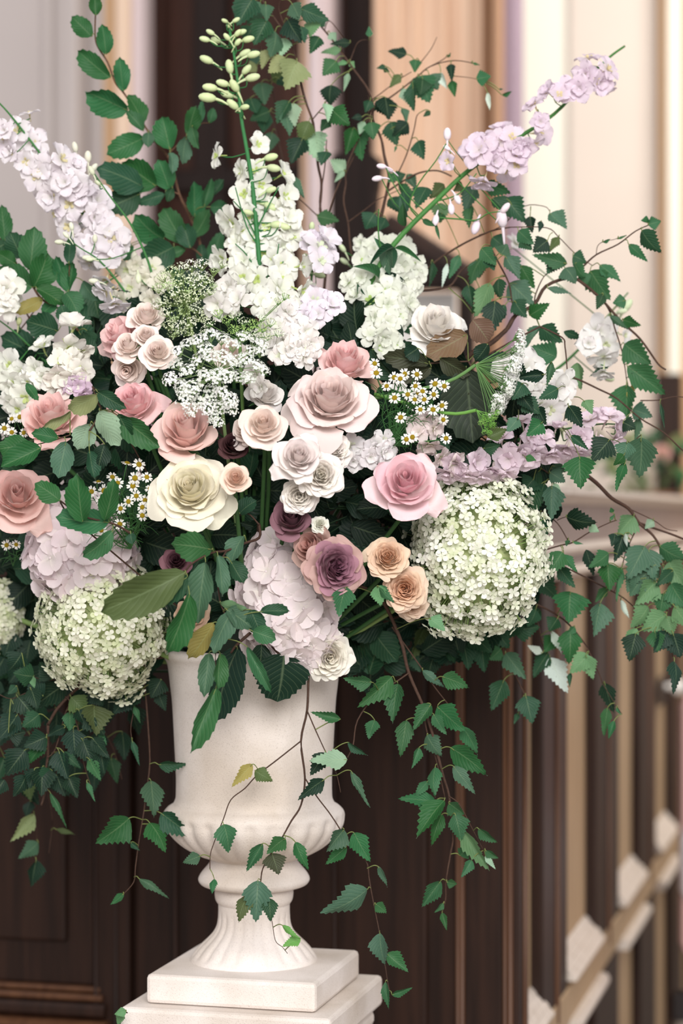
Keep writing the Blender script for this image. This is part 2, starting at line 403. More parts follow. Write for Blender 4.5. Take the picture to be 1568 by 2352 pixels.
# pale draped seat and step at the right-hand edge
ss = root('draped_seat', room((0.42, b_of(1545, 0.4), 0)), 'blush white draped seat at the far end of the panelled screen', 'seat')
def loc(o, r): o.parent = r; o.matrix_parent_inverse = Matrix.Translation(-r.location); return o
bb0 = b_of(1556, 0.16)
mb = MB(); mb.box((0.16, bb0, 0.52), (0.7, bb0 + 0.12, 1.10), room); loc(mb.build('backrest', M['cloth'], None, srgb(216, 176, 168), False, 0.03), ss)
mb = MB(); mb.box((0.16, bb0 - 0.03, 0.62), (0.66, bb0 + 0.16, 0.83), room); loc(mb.build('cushion', M['cloth'], None, srgb(252, 240, 242), True, 0.05), ss)
mb = MB(); mb.box((0.10, bb0 - 0.25, 0.0), (0.75, bb0 + 0.1, 0.30), room); loc(mb.build('skirt', M['cloth'], None, srgb(240, 230, 238), False, 0.03), ss)
mb = MB(); mb.box((0.15, bb0 - 0.04, 0.39), (0.2, bb0 + 0.02, 0.45), room); loc(mb.build('foot', M['paint'], None, srgb(40, 34, 32), False, 0.008), ss)

# ---------------------------------------------------------------- the stone urn on its pedestal
def stone(name, c, amt=1.0):
    m = bpy.data.materials.new(name); nt, N, L, P = nodes(m)
    tc = N.new('ShaderNodeTexCoord')
    a = N.new('ShaderNodeTexNoise'); a.inputs['Scale'].default_value = 5; a.inputs['Detail'].default_value = 5
    s = N.new('ShaderNodeTexNoise'); s.inputs['Scale'].default_value = 620; s.inputs['Detail'].default_value = 2
    for q in (a, s): L.new(tc.outputs['Object'], q.inputs['Vector'])
    r = N.new('ShaderNodeValToRGB'); r.color_ramp.elements[0].position = 0.36; r.color_ramp.elements[1].position = 0.62
    r.color_ramp.elements[0].color = tuple(x * k for x, k in zip(c[:3], (0.72, 0.68, 0.62))) + (1,); r.color_ramp.elements[1].color = c
    L.new(a.outputs[0], r.inputs[0])
    r2 = N.new('ShaderNodeValToRGB'); r2.color_ramp.elements[0].position = 0.30; r2.color_ramp.elements[1].position = 0.44
    r2.color_ramp.elements[0].color = (0.55, 0.52, 0.50, 1); r2.color_ramp.elements[1].color = (1, 1, 1, 1)
    L.new(s.outputs[0], r2.inputs[0])
    mx = N.new('ShaderNodeMix'); mx.data_type = 'RGBA'; mx.blend_type = 'MULTIPLY'; mx.inputs[0].default_value = 0.4
    L.new(r.outputs[0], mx.inputs[6]); L.new(r2.outputs[0], mx.inputs[7]); L.new(mx.outputs[2], P.inputs['Base Color'])
    P.inputs['Roughness'].default_value = 0.85; P.inputs['Specular IOR Level'].default_value = 0.2
    b = N.new('ShaderNodeBump'); b.inputs['Strength'].default_value = 0.5; b.inputs['Distance'].default_value = 0.0012
    L.new(s.outputs[0], b.inputs['Height']); L.new(b.outputs[0], P.inputs['Normal'])
    return m
ST = stone('cast_stone', srgb(238, 229, 223))
UX, UY = 0.0, 0.0
def zy(y): return CAMZ - (y - CY) / 1594.0
urn = root('urn', (UX, UY, zy(2205)), 'off-white cast stone urn with fluted bowl and foot holding the flowers', 'urn')
def lathe(prof, name, flute=None, nseg=168):
    """prof: (half width px, y px)."""
    pts = []
    for i in range(len(prof) - 1):
        p0 = prof[max(i - 1, 0)]; p1 = prof[i]; p2 = prof[i + 1]; p3 = prof[min(i + 2, len(prof) - 1)]
        for k in range(4):
            t = k / 4
            pts.append(tuple(0.5 * (2 * p1[j] + (p2[j] - p0[j]) * t + (2 * p0[j] - 5 * p1[j] + 4 * p2[j] - p3[j]) * t * t + (3 * p1[j] - p0[j] - 3 * p2[j] + p3[j]) * t ** 3) for j in (0, 1)))
    pts.append(prof[-1])
    vs, fs = [], []
    for (h, y) in pts:
        r = max(h, 0.5) / 1594.0; z = zy(y) - zy(2205)
        for k in range(nseg):
            a = 2 * PI * k / nseg
            rr = r
            if flute:
                y0, y1, n, amp, sharp = flute
                e = min(1.0, max(0.0, min((y - y0) / 18.0, (y1 - y) / 10.0)))
                lobe = abs(math.cos(n * a / 2)) ** sharp
                rr = r * (1 - amp * e * (1 - lobe))
            vs.append((rr * math.cos(a), rr * math.sin(a), z))
    m = len(pts)
    for i in range(m - 1):
        for k in range(nseg):
            fs.append((i * nseg + k, (i + 1) * nseg + k, (i + 1) * nseg + (k + 1) % nseg, i * nseg + (k + 1) % nseg))
    mb = MB(); mb.add(vs, fs); return mb.build(name, ST, urn)
lathe([(150, 1530), (172, 1500), (186, 1490), (204, 1494), (207, 1506), (200, 1520), (196, 1540), (192, 1575), (188, 1610), (185, 1660), (182, 1720), (179, 1780), (179, 1815), (180, 1832), (184, 1842)], 'bowl')
lathe([(182, 1838), (186, 1845), (198, 1853), (207, 1864), (208, 1878), (205, 1894), (196, 1910), (180, 1928), (158, 1945), (130, 1960), (104, 1969), (97, 1974)], 'gadroon_band', (1862, 1972, 26, 0.05, 0.7))
lathe([(96, 1970), (99, 1976), (108, 1988), (120, 2002), (127, 2014), (127, 2022), (120, 2030), (104, 2035), (88, 2038), (86, 2040)], 'collar_ring')
lathe([(86, 2037), (90, 2046), (90, 2056), (88, 2066), (83, 2074)], 'collar_ring')
lathe([(82, 2072), (82, 2090), (83, 2110), (86, 2125), (94, 2140), (108, 2155), (124, 2170), (136, 2184), (143, 2195), (147, 2204), (148, 2207)], 'foot', (2088, 2196, 22, 0.055, 0.6))
def slab(name, side, z0, z1, parent, mat, bevel=0.006, yaw=-0.255, cy=-0.02):
    mb = MB(); h = side / 2; q = Matrix.Rotation(yaw, 4, 'Z')
    off = parent.location
    mb.box((-h, -h, z0), (h, h, z1), lambda p: q @ p + Vector((0.003, cy, 0)) - off)
    return mb.build(name, mat, parent, None, False, bevel)
zp = zy(2205)
slab('plinth_slab', 0.245, zp - 0.039, zp + 0.0015, urn, ST)
ped = root('pedestal', (0, 0, 0), 'square white stone pedestal standing under the urn', 'pedestal')
slab('cap_slab', 0.302, zp - 0.084, zp - 0.0395, ped, ST); slab('molding', 0.285, zp - 0.115, zp - 0.084, ped, ST, 0.012); slab('shaft', 0.26, 0.08, zp - 0.115, ped, ST); slab('base_slab', 0.32, 0.0, 0.08, ped, ST)
# unseen foam among the stems, added to block light through the mound
mb = MB(); mb.ball((0, 0, 0), 0.105, 0.105, 0.16, None, 20, 12)
tag(mb.build('hidden_foam', M['stem'], None, srgb(26, 44, 28), True, 0, Matrix.Translation((0, 0, 1.30))), 'dark green foam block added unseen in the urn mouth to stop light', 'foam')
# ---------------------------------------------------------------- leaves
def leaf_mesh(name, prof, teeth, depth, fold, curl, wave, seed, N=14):
    """unit leaf: stalk end at the origin, tip at x=1, half width 0.5, face +z. prof(t) gives the half width 0..1"""
    R = random.Random(seed); ph = R.uniform(0, 6.3); vs, fs, uv = [], [], []
    for i in range(N + 1):
        t = i / N
        hw = 0.5 * prof(t)
        tooth = (depth if (i % 2 == 0) else -depth * 0.5) if 0 < i < N else 0
        for j, s in enumerate((-1, -0.5, 0, 0.5, 1)):
            y = s * hw
            x = t
            if abs(s) == 1 and teeth:
                y += s * tooth * 0.5 * min(1, hw * 4); x += (0.5 / N) * (1 if i % 2 == 0 else -0.3) * (0 < i < N)
                x = min(x, 1.0)
            z = fold * abs(y) + curl * (t - 0.5) ** 2 - curl * 0.25 + wave * math.sin(9 * t + ph + (1.7 if s > 0 else 0)) * abs(s) ** 1.5
            z += R.uniform(-1, 1) * 0.006 * abs(s)
            vs.append((x, y, z)); uv.append((s, t))
    for i in range(N):
        for j in range(4):
            a = i * 5 + j
            fs.append((a, a + 5, a + 6, a + 1))
    return mesh_of(name, vs, fs, M['leaf'], uv)
def birch_p(t): return 0.0 if t <= 0 else (min(1.0, (t / 0.30)) ** 0.62 if t < 0.30 else max(0.0, (1 - ((t - 0.30) / 0.70) ** 1.0)) ** 0.95 * 0.93 + 0.07 * (1 - t))
def beech_p(t): return math.sin(PI * min(1, max(0, t)) ** 0.88) ** 0.72
def lance_p(t): return math.sin(PI * t ** 0.8) ** 0.9
def round_p(t): return math.sin(PI * min(1, max(0, t)) ** 0.75) ** 0.6
LEAF = {'birch': [], 'beech': [], 'lance': [], 'broad': []}
for k in range(5):
    LEAF['birch'].append(leaf_mesh('birch_leaf', birch_p, True, 0.105, (0.35, 0.15, -0.2, 0.5, 0.05)[k], (-0.25, 0.3, -0.5, 0.1, -0.1)[k], 0.03, 10 + k, 18))
    LEAF['beech'].append(leaf_mesh('beech_leaf', beech_p, True, 0.048, (0.25, 0.1, -0.15, 0.4, 0.3)[k], (-0.2, 0.25, -0.3, 0.1, -0.45)[k], 0.055, 20 + k, 14))
    LEAF['lance'].append(leaf_mesh('lance_leaf', lance_p, False, 0, (0.4, 0.2, 0.6, 0.3, 0.1)[k], (-0.4, 0.3, -0.7, 0.5, -0.2)[k], 0.01, 30 + k, 8))
    LEAF['broad'].append(leaf_mesh('broad_leaf', round_p, True, 0.05, (0.2, 0.1, -0.1, 0.3, 0.0)[k], (-0.3, 0.2, -0.4, 0.1, -0.2)[k], 0.03, 40 + k, 20))
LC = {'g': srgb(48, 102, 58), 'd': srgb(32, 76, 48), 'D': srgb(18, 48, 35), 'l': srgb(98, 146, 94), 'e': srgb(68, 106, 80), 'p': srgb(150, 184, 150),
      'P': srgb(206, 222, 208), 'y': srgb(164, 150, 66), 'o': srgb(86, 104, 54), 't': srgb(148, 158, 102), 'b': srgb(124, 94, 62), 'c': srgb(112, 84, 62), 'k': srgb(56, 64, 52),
      'L': srgb(96, 164, 66), 'B': srgb(32, 98, 46), 'M': srgb(66, 66, 46), 'N': srgb(13, 36, 26)}  # N is near-black: shade of the gaps put into filler leaves
def leaf_obj(parent, base, tip, wid, kind, col, roll=None, lift=0.0):
    ax = tip - base; ln = ax.length
    if ln < 1e-5: return None
    x = ax / ln
    view = (Vector((CAMX, CAMY, CAMZ)) - base).normalized()
    z = (view - x * view.dot(x))
    if z.length < 1e-4: z = Vector((0, 0, 1))
    z.normalize(); z = Matrix.Rotation(rnd.uniform(-0.6, 0.6) if roll is None else roll, 3, x) @ z
    y = z.cross(x)
    m = Matrix((( x.x * ln, y.x * wid, z.x * ln, base.x), (x.y * ln, y.y * wid, z.y * ln, base.y), (x.z * ln, y.z * wid, z.z * ln, base.z), (0, 0, 0, 1)))
    m = Matrix.Translation(-parent.location) @ m
    return mk('leaf', rnd.choice(LEAF[kind]), parent, m, jit(LC[col] if isinstance(col, str) else col, 0.12))

def branch(name, label, cat, paths, leaves, kind='birch', group=None, bark=srgb(86, 62, 50), rad=1.0, tie=True, front=None):
    """paths: list of (Y start, Y end, radius mm start, end, 'x y x y ...'); leaves: 'bx by tx ty w colour;...'"""
    P = []
    for (y0, y1, r0, r1, s) in paths:
        v = [float(q) for q in s.split()]; n = len(v) // 2
        pts = []
        for i in range(n):
            t = i / max(1, n - 1)
            pts.append(at(v[2 * i], v[2 * i + 1], y0 + (y1 - y0) * t + rnd.uniform(-0.004, 0.004)))
        P.append((pts, r0, r1))
    r = root(name, P[0][0][0], label, cat, group)
    mb = MB(); off = r.location
    if tie:                                   # runs on into the arrangement
        p0 = P[0][0][0]; p1 = P[0][0][1] if len(P[0][0]) > 1 else CORE
        if (p0 - CORE).length > 0.12:
            mb.tube([p0 - off, p0 + (p0 - p1).normalized() * 0.05 + (CORE - p0) * 0.25 - off, CORE + (p0 - CORE) * 0.2 - off], P[0][1] / 1000, P[0][1] / 1000, 5, 3)
    dense = []
    for (pts, r0, r1) in P:
        mb.tube([p - off for p in pts], r0 / 1000 * rad, r1 / 1000 * rad, 6, 4)
        for i in range(len(pts) - 1):
            for k in range(6): dense.append(pts[i].lerp(pts[i + 1], k / 6))
        dense.append(pts[-1])
    pet = MB()
    for tok in leaves.split(';'):
        q = tok.split()
        if len(q) < 4: continue
        bx, by, tx, ty = (float(a) for a in q[:4]); wpx = float(q[4]) if len(q) > 4 else 40; col = q[5] if len(q) > 5 else 'g'
        best, bd = None, 1e9
        for p in dense:
            d = p.y - CAMY; sx = CX + (p.x - CAMX) * F / d; sy = CY - (p.z - CAMZ) * F / d
            dd = (sx - bx) ** 2 + (sy - by) ** 2
            if dd < bd: bd, best = dd, p
        dist = math.sqrt(bd)
        Y = best.y - 0.010 + rnd.uniform(-0.010, 0.008)
        if front is not None and ((tx - 700) / 820.0) ** 2 + ((ty - 1080) / 560.0) ** 2 < 1: Y = min(Y, dome(tx, ty) + front)
        base = at(bx, by, Y); flat = at(tx, ty, Y); ln = (flat - base).length
        tip = at(tx, ty, Y + ln * rnd.uniform(-0.40, 0.22))
        leaf_obj(r, base, tip, wpx * mpp(Y) * rnd.uniform(1.02, 1.15), kind if len(q) < 7 else q[6], col)
        if dist < 90:
            mid = best.lerp(base, 0.6) + Vector((0, -0.004, 0.003))
            pet.tube([best - off, mid - off, base - off, base.lerp(tip, 0.10) - off], 0.0008, 0.0006, 4, 3)
    if mb.v: mb.build('twig', M['bark'], r, jit(bark))
    if pet.v: pet.build('leaf_stalks', M['stem'], r, srgb(126, 138, 78))['kind'] = 'stuff'
    return r

# ---------------------------------------------------------------- petals and roses
def sstep(a, b, x):
    t = min(1.0, max(0.0, (x - a) / (b - a))); return t * t * (3 - 2 * t)
def rose_petal(name, r_top, z_top, span, flare, droop, point, ruf, seed, nu=12, nv=9, z_bot=-0.12, lip=0.03):
    R = random.Random(seed); p1, p2, p3 = (R.uniform(0, 6.3) for _ in range(3))
    sk = R.uniform(-0.06, 0.06); vs, fs, uv = [], [], []
    for j in range(nv + 1):
        v0 = j / nv
        for i in range(nu + 1):
            u = -1 + 2 * i / nu
            vm = 1 - 0.20 * abs(u) ** 2.6 + (point * (1 - abs(u)) ** 2 - point * 0.3) + 0.02 * math.sin(4 * u + p3)
            v = v0 * vm
            s = span * (0.30 + 0.70 * min(1.0, v0 / 0.6) ** 0.75)
            s *= 1 - point * 0.95 * sstep(0.55, 1.0, v0)
            rr = r_top * (math.sin(min(v, 0.62) / 0.62 * PI / 2) ** 0.8)
            e = sstep(0.5, 1.0, v)
            rr += flare * e * (1 + 0.5 * v) + 0.085 * u * (r_top + 0.08) + abs(u) ** 3 * flare * 0.25 * e
            z = z_bot + (z_top - z_bot) * v ** 1.15 - droop * e * e - abs(u) ** 2.5 * droop * 0.8 * e
            z += ruf * math.sin(5 * u + p1) * v * v + sk * u * v; rr += ruf * 0.9 * math.cos(4.2 * u + p2) * v ** 3
            l2 = sstep(0.84, 1.0, v); rr += lip * l2; z -= lip * 0.9 * l2 * l2
            a = u * s
            vs.append((rr * math.cos(a), rr * math.sin(a), z)); uv.append((u * 0.5 + 0.5, v0))
    for j in range(nv):
        for i in range(nu):
            a = j * (nu + 1) + i; fs.append((a, a + 1, a + nu + 2, a + nu + 1))
    return mesh_of(name, vs, fs, M['petal'], uv)
# petals follow one another round the axis by the golden angle, from the tight heart to the reflexed skirt
def rose_kind(n, r0, r1, rp, zpk, zin, zout, fl, dr, pt, rf, sp0, sp1, seed, gold=2.39996):
    out = []; R = random.Random(seed); mx = 0
    for i in range(n):
        t = i / (n - 1)
        r_ = r0 + (r1 - r0) * t ** rp
        z_ = zin + (zpk - zin) * min(1, t / 0.22) if t < 0.22 else zpk + (zout - zpk) * ((t - 0.22) / 0.78) ** 1.7
        sp = sp0 + (sp1 - sp0) * t ** 0.6
        me = rose_petal('rose_petal', r_ * R.uniform(0.90, 1.10), z_ * R.uniform(0.96, 1.04), math.radians(sp * R.uniform(0.92, 1.08)), fl * t ** 1.9 * R.uniform(0.8, 1.25), dr * t ** 2.3 * R.uniform(0.6, 1.4), pt * t ** 1.2 * R.uniform(0.4, 1.4), rf * (0.4 + 0.8 * t), seed * 100 + i)
        out.append((me, i * gold + R.uniform(-.12, .12), t))
        mx = max(mx, sorted(math.hypot(v.co.x, v.co.y) for v in me.vertices)[-6])
    return out, mx
RM, RMAX = {}, {}
for rt, spec in {
 'tea':    (27, .03, .70, 1.10, .86, .80, .16, .20, .26, .40, .028, 112, 52, 1),
 'open':   (38, .03, .72, 1.00, .68, .64, .04, .19, .24, .26, .042, 95, 48, 2),
 'garden': (56, .02, .70, 0.88, .58, .54, .10, .16, .16, .06, .055, 66, 36, 3),
 'spray':  (24, .03, .66, 1.05, .82, .76, .16, .17, .20, .20, .026, 112, 54, 4),
 'cup':    (22, .06, .56, 0.95, 1.06, .98, .52, .22, .18, .22, .024, 116, 56, 5)}.items():
    RM[rt], RMAX[rt] = rose_kind(*spec)
def frame(d, spin=0.0):
    z = Vector(d).normalized(); up = Vector((0, 0, 1)) if abs(z.z) < 0.95 else Vector((0, 1, 0))
    x = up.cross(z).normalized(); y = z.cross(x)
    return Matrix((x, y, z)).transposed() @ Matrix.Rotation(spin, 3, 'Z')
def lerp3(a, b, t): return tuple(a[i] + (b[i] - a[i]) * t for i in range(3)) + (1,)
sep_mb = MB()
for k in range(5):
    a = 2 * PI * k / 5; ca, sa = math.cos(a), math.sin(a); px, py = -sa, ca
    pts = [(0.06, 0.05, -0.24), (0.25, 0.10, -0.20), (0.52, 0.06, -0.16), (0.8, 0.005, -0.22)]
    vs = []
    for (r_, w_, z_) in pts: vs += [(r_ * ca + px * w_, r_ * sa + py * w_, z_), (r_ * ca - px * w_, r_ * sa - py * w_, z_)]
    sep_mb.add(vs, [(0, 1, 3, 2), (2, 3, 5, 4), (4, 5, 7, 6)])
sep_mb.ball((0, 0, -0.25), 0.15, 0.15, 0.16, None, 8, 5)
SEPM = mesh_of('calyx', sep_mb.v, sep_mb.f, M['stem'], sep_mb.uv)
def rose(px, py, dia, tilt, rt, inner, outer, label, off=0.0, spin=None, name='rose', cat='rose', group=None, wild=0.11, outer_last=None):
    Y = dome(px, py) + off; c = at(px, py, Y); R_ = dia / 2 * mpp(Y)
    d = Vector((tilt[0], -1, tilt[1])).normalized()
    sc = R_ * 1.12 / RMAX[rt]
    base = c - d * (0.38 * sc)
    r = root(name, base, label, cat, group)
    fr = frame(d, rnd.uniform(0, 6.3) if spin is None else spin).to_4x4()
    for (me, ang, t) in RM[rt]:
        col = lerp3(inner, outer, t ** 0.8)
        if outer_last is not None and t > 0.8: col = outer_last
        m = fr @ Matrix.Scale(sc, 4) @ Matrix.Rotation(ang + rnd.uniform(-wild, wild), 4, 'Z') @ Matrix.Rotation(rnd.uniform(-wild, wild), 4, 'Y')
        mk('petal', me, r, m, jit(col, 0.035))
    mk('calyx', SEPM, r, fr @ Matrix.Scale(sc, 4), srgb(70, 112, 66))
    mb = MB(); e = (CORE + Vector((0, 0, rnd.uniform(-.05, .08)))) - base
    mb.tube([-d * 0.28 * sc, -d * (0.28 * sc + 0.05) , (e * 0.55 - d * 0.03), e * 0.85], 0.0028, 0.0032, 6, 3)
    mb.build('stem', M['stem'], r, srgb(64, 104, 56))
    return r

# ---------------------------------------------------------------- hydrangeas
def small_floret(seed, wide):
    R = random.Random(seed); mb = MB()
    for k in range(4):
        a = k * PI / 2 + R.uniform(-.15, .15); cup = R.uniform(0.05, 0.45); vs = []; uv = []
        for (t, w_) in ((0.06, 0.06), (0.35, 0.30 * wide), (0.70, 0.42 * wide), (0.95, 0.26 * wide), (1.04, 0.05)):
            for s in (-1, 0, 1):
                x = t * 0.95; y = s * w_; z = cup * t ** 1.6 * 0.5 + abs(s) * 0.06 * wide
                vs.append((x * math.cos(a) - y * math.sin(a), x * math.sin(a) + y * math.cos(a), z)); uv.append((s * .5 + .5, t))
        fs = []
        for j in range(4):
            for i in range(2): q = j * 3 + i; fs.append((q, q + 3, q + 4, q + 1))
        mb.add(vs, fs, uv)
    mb.ball((0, 0, 0.04), 0.09, None, None, None, 5, 3)
    return mb
SF = []
SFB = [small_floret(k, 0.95) for k in range(5)]
for m_ in SFB: SF.append(mesh_of('hydrangea_floret', m_.v, m_.f, M['floret'], m_.uv))
def head_points(n, seed):
    R = random.Random(seed); out = []
    for i in range(n):
        z = 1 - 2 * (i + 0.5) / n; a = i * 2.399963 + R.uniform(-.15, .15); q = math.sqrt(1 - z * z)
        out.append(Vector((q * math.cos(a), q * math.sin(a), z)))
    return out
def panicle(px, py, rx, rz, fl_px, n, c1, c2, label, off=0.06, group=None, keep=300, seed=1):
    Y = dome(px, py) + off; c = at(px, py, Y); s = mpp(Y); A, B_, H = rx * s, rx * s * 0.9, rz * s
    r = root('panicle_hydrangea', c, label, 'hydrangea', group); R = random.Random(seed)
    rest = MB(); pts = head_points(n, seed); view = (Vector((CAMX, CAMY, CAMZ)) - c).normalized()
    pts.sort(key=lambda p: -p.dot(view)); st = MB()
    for i, p in enumerate(pts):
        lump = 1 + 0.20 * noise.noise(p * 2.7 + Vector((seed, 0, 0)))
        k = lump * R.uniform(0.90, 1.06)
        deep = 0
        if R.random() < 0.30: k *= 0.90; deep = 1
        pos = Vector((p.x * A * k, p.y * B_ * k, p.z * H * k))
        nrm = Vector((p.x / A, p.y / B_, p.z / H)).normalized()
        nrm = (nrm + Vector((R.uniform(-1, 1), R.uniform(-1, 1), R.uniform(-1, 1))) * 0.42).normalized()
        sc = fl_px / 2 * s * R.uniform(0.82, 1.18) * 1.3
        m = Matrix.Translation(pos) @ frame(nrm, R.uniform(0, 6.3)).to_4x4() @ Matrix.Scale(sc, 4)
        vi = R.randrange(5)
        if R.random() < 0.9: st.tube([pos * 0.35, pos * 0.98], 0.0006, 0.0005, 3, 1)
        col = lerp3(c1, c2, min(1, R.random() ** 1.9 * 0.8 + 0.5 * deep))
        if i < keep: mk('floret', SF[vi], r, m, col)
        else:
            q = SFB[vi]; rest.add([m @ Vector(v) for v in q.v], q.f, q.uv)
    if rest.v:
        o = rest.build('floret_mass', M['floret'], r, lerp3(c1, c2, 0.4)); o['kind'] = 'stuff'
    core = MB(); core.ball((0, 0, 0), A * 0.70, B_ * 0.70, H * 0.70, None, 16, 10); core.build('flower_core', M['stem'], r, srgb(196, 206, 150))
    e = CORE - c; st.tube([e.normalized() * 0.03, e * 0.5 + Vector((0, 0, -.02)), e * 0.85], 0.004, 0.004, 6, 3)
    st.build('stem', M['stem'], r, srgb(136, 164, 96))
    return r
def broad_petal(seed):
    R = random.Random(seed); vs, uv, fs = [], [], []; cup = R.uniform(-0.1, 0.35); ph = R.uniform(0, 6)
    T = ((0.0, 0.05), (0.25, 0.34), (0.5, 0.55), (0.78, 0.56), (0.96, 0.34), (1.03, 0.08))
    for (t, w_) in T:
        for i in range(5):
            s = -1 + i * 0.5
            vs.append((t, s * w_, cup * t * t * 0.6 + 0.14 * s * s * w_ + 0.03 * math.sin(4 * s + ph + 5 * t))); uv.append((s * .5 + .5, t))
    for j in range(5):
        for i in range(4): q = j * 5 + i; fs.append((q, q + 5, q + 6, q + 1))
    return mesh_of('broad_petal', vs, fs, M['sepal'], uv)
BP = [broad_petal(k) for k in range(6)]
eye = MB(); eye.ball((0, 0, 0.05), 0.09, 0.09, 0.07, None, 6, 4); EYE = mesh_of('floret_eye', eye.v, eye.f, M['floret'], eye.uv)
def mophead(px, py, rx, rz, fl_px, n, c1, c2, label, off=0.06, seed=3, tilt=0.0):
    Y = dome(px, py) + off; c = at(px, py, Y); s = mpp(Y); A, B_, H = rx * s, min(rx, rz) * s * 0.9, rz * s
    r = root('mophead_hydrangea', c, label, 'hydrangea'); R = random.Random(seed)
    view = (Vector((CAMX, CAMY, CAMZ)) - c).normalized(); rot = Matrix.Rotation(tilt, 3, 'Y')
    for p in head_points(n, seed):
        if p.dot(view) < -0.45: continue
        k = R.uniform(0.92, 1.05) * (1 + 0.10 * noise.noise(p * 2.3 + Vector((seed, 1, 0))))
        pos = rot @ Vector((p.x * A * k, p.y * B_ * k, p.z * H * k))
        nrm = rot @ Vector((p.x / A, p.y / B_, p.z / H)).normalized()
        nrm = (nrm + Vector((R.uniform(-1, 1), R.uniform(-1, 1), R.uniform(-1, 1))) * 0.38).normalized()
        sc = fl_px / 2 * s * R.uniform(0.85, 1.12)
        m = Matrix.Translation(pos) @ frame(nrm, R.uniform(0, 6.3)).to_4x4() @ Matrix.Scale(sc, 4)
        col = lerp3(c1, c2, R.random())
        f_ = mk('floret', EYE, r, m, col)
        for q in range(4):
            mk('petal', BP[R.randrange(6)], f_, Matrix.Translation((0, 0, 0.03 * (q % 2))) @ Matrix.Rotation(q * PI / 2 + R.uniform(-.12, .12), 4, 'Z') @ Matrix.Rotation(R.uniform(-0.25, 0.1), 4, 'Y'), jit(col, 0.03))
    core = MB(); core.ball((0, 0, 0), A * 0.72, B_ * 0.72, H * 0.72, None, 16, 10)
    o = core.build('flower_core', M['stem'], r, tuple(x * 0.8 for x in c2[:3]) + (1,)); o.matrix_basis = rot.to_4x4()
    mb = MB(); e = CORE - c; mb.tube([e.normalized() * 0.03, e * 0.5 + Vector((0, 0, -.02)), e * 0.85], 0.004, 0.004, 6, 3); mb.build('stem', M['stem'], r, srgb(90, 120, 70))
    return r

# ---------------------------------------------------------------- delphiniums and other spikes
def spike_sepal(seed, ruffle):
    R = random.Random(seed); vs, uv, fs = [], [], []; ph = R.uniform(0, 6); cup = R.uniform(0.15, 0.45)
    for j, (t, w_) in enumerate(((0.04, 0.08), (0.28, 0.22), (0.55, 0.40), (0.80, 0.44), (0.97, 0.26), (1.05, 0.05))):
        for i in range(5):
            s = -1 + i * 0.5
            z = cup * math.sin(t * 1.9) * 0.45 - 0.25 * max(0, t - 0.7) + 0.16 * s * s * w_ + ruffle * math.sin(5 * s + ph + 3 * t) * t
            vs.append((t + ruffle * 0.5 * math.sin(7 * s + ph) * (t > .9), s * w_, z)); uv.append((s * .5 + .5, t))
    for j in range(5):
        for i in range(4): q = j * 5 + i; fs.append((q, q + 5, q + 6, q + 1))
    return mesh_of('sepal', vs, fs, M['sepal'], uv)
SS = [spike_sepal(k, (0.07, 0.10, 0.12, 0.06, 0.09, 0.14)[k]) for k in range(6)]
def bee_mesh(seed):
    R = random.Random(seed); mb = MB()
    for k in range(4):
        a = k * PI / 2 + R.uniform(-.3, .3); vs = []
        for (x, w_, z) in ((0.02, 0.03, 0.0), (0.14, 0.12, 0.16), (0.26, 0.10, 0.26), (0.33, 0.03, 0.24)):
            for s in (-1, 1): vs.append((x * math.cos(a) - s * w_ * math.sin(a), x * math.sin(a) + s * w_ * math.cos(a), z + R.uniform(-.02, .02)))
        mb.add(vs, [(0, 1, 3, 2), (2, 3, 5, 4), (4, 5, 7, 6)])
    mb.tube([(0, 0, 0), (-0.1, 0, -0.35), (-0.15, 0.05, -0.75)], 0.09, 0.03, 5, 2)    # spur
    return mesh_of('floret_centre', mb.v, mb.f, M['sepal'], mb.uv)
BEE = [bee_mesh(k) for k in range(3)]
def spike_floret(parent, pos, d, size, col, ccol, R, double=0.5, n=5):
    m = Matrix.Translation(pos - parent.location) @ frame(d, R.uniform(0, 6.3)).to_4x4() @ Matrix.Scale(size / 2, 4)
    f_ = mk('floret', BEE[R.randrange(3)], parent, m, ccol)
    close = R.uniform(-0.5, 0.05)
    for q in range(n):
        mk('sepal', SS[R.randrange(6)], f_, Matrix.Rotation(q * 2 * PI / n + R.uniform(-.12, .12), 4, 'Z') @ Matrix.Rotation(close + R.uniform(-0.12, 0.12), 4, 'Y'), jit(col, 0.035))
    if R.random() < double:
        for q in range(4):
            mk('sepal', SS[R.randrange(6)], f_, Matrix.Translation((0, 0, 0.06)) @ Matrix.Rotation(q * 2 * PI / 4 + 0.6, 4, 'Z') @ Matrix.Rotation(close - 0.45, 4, 'Y') @ Matrix.Scale(0.68, 4), jit(col, 0.035))
    return f_
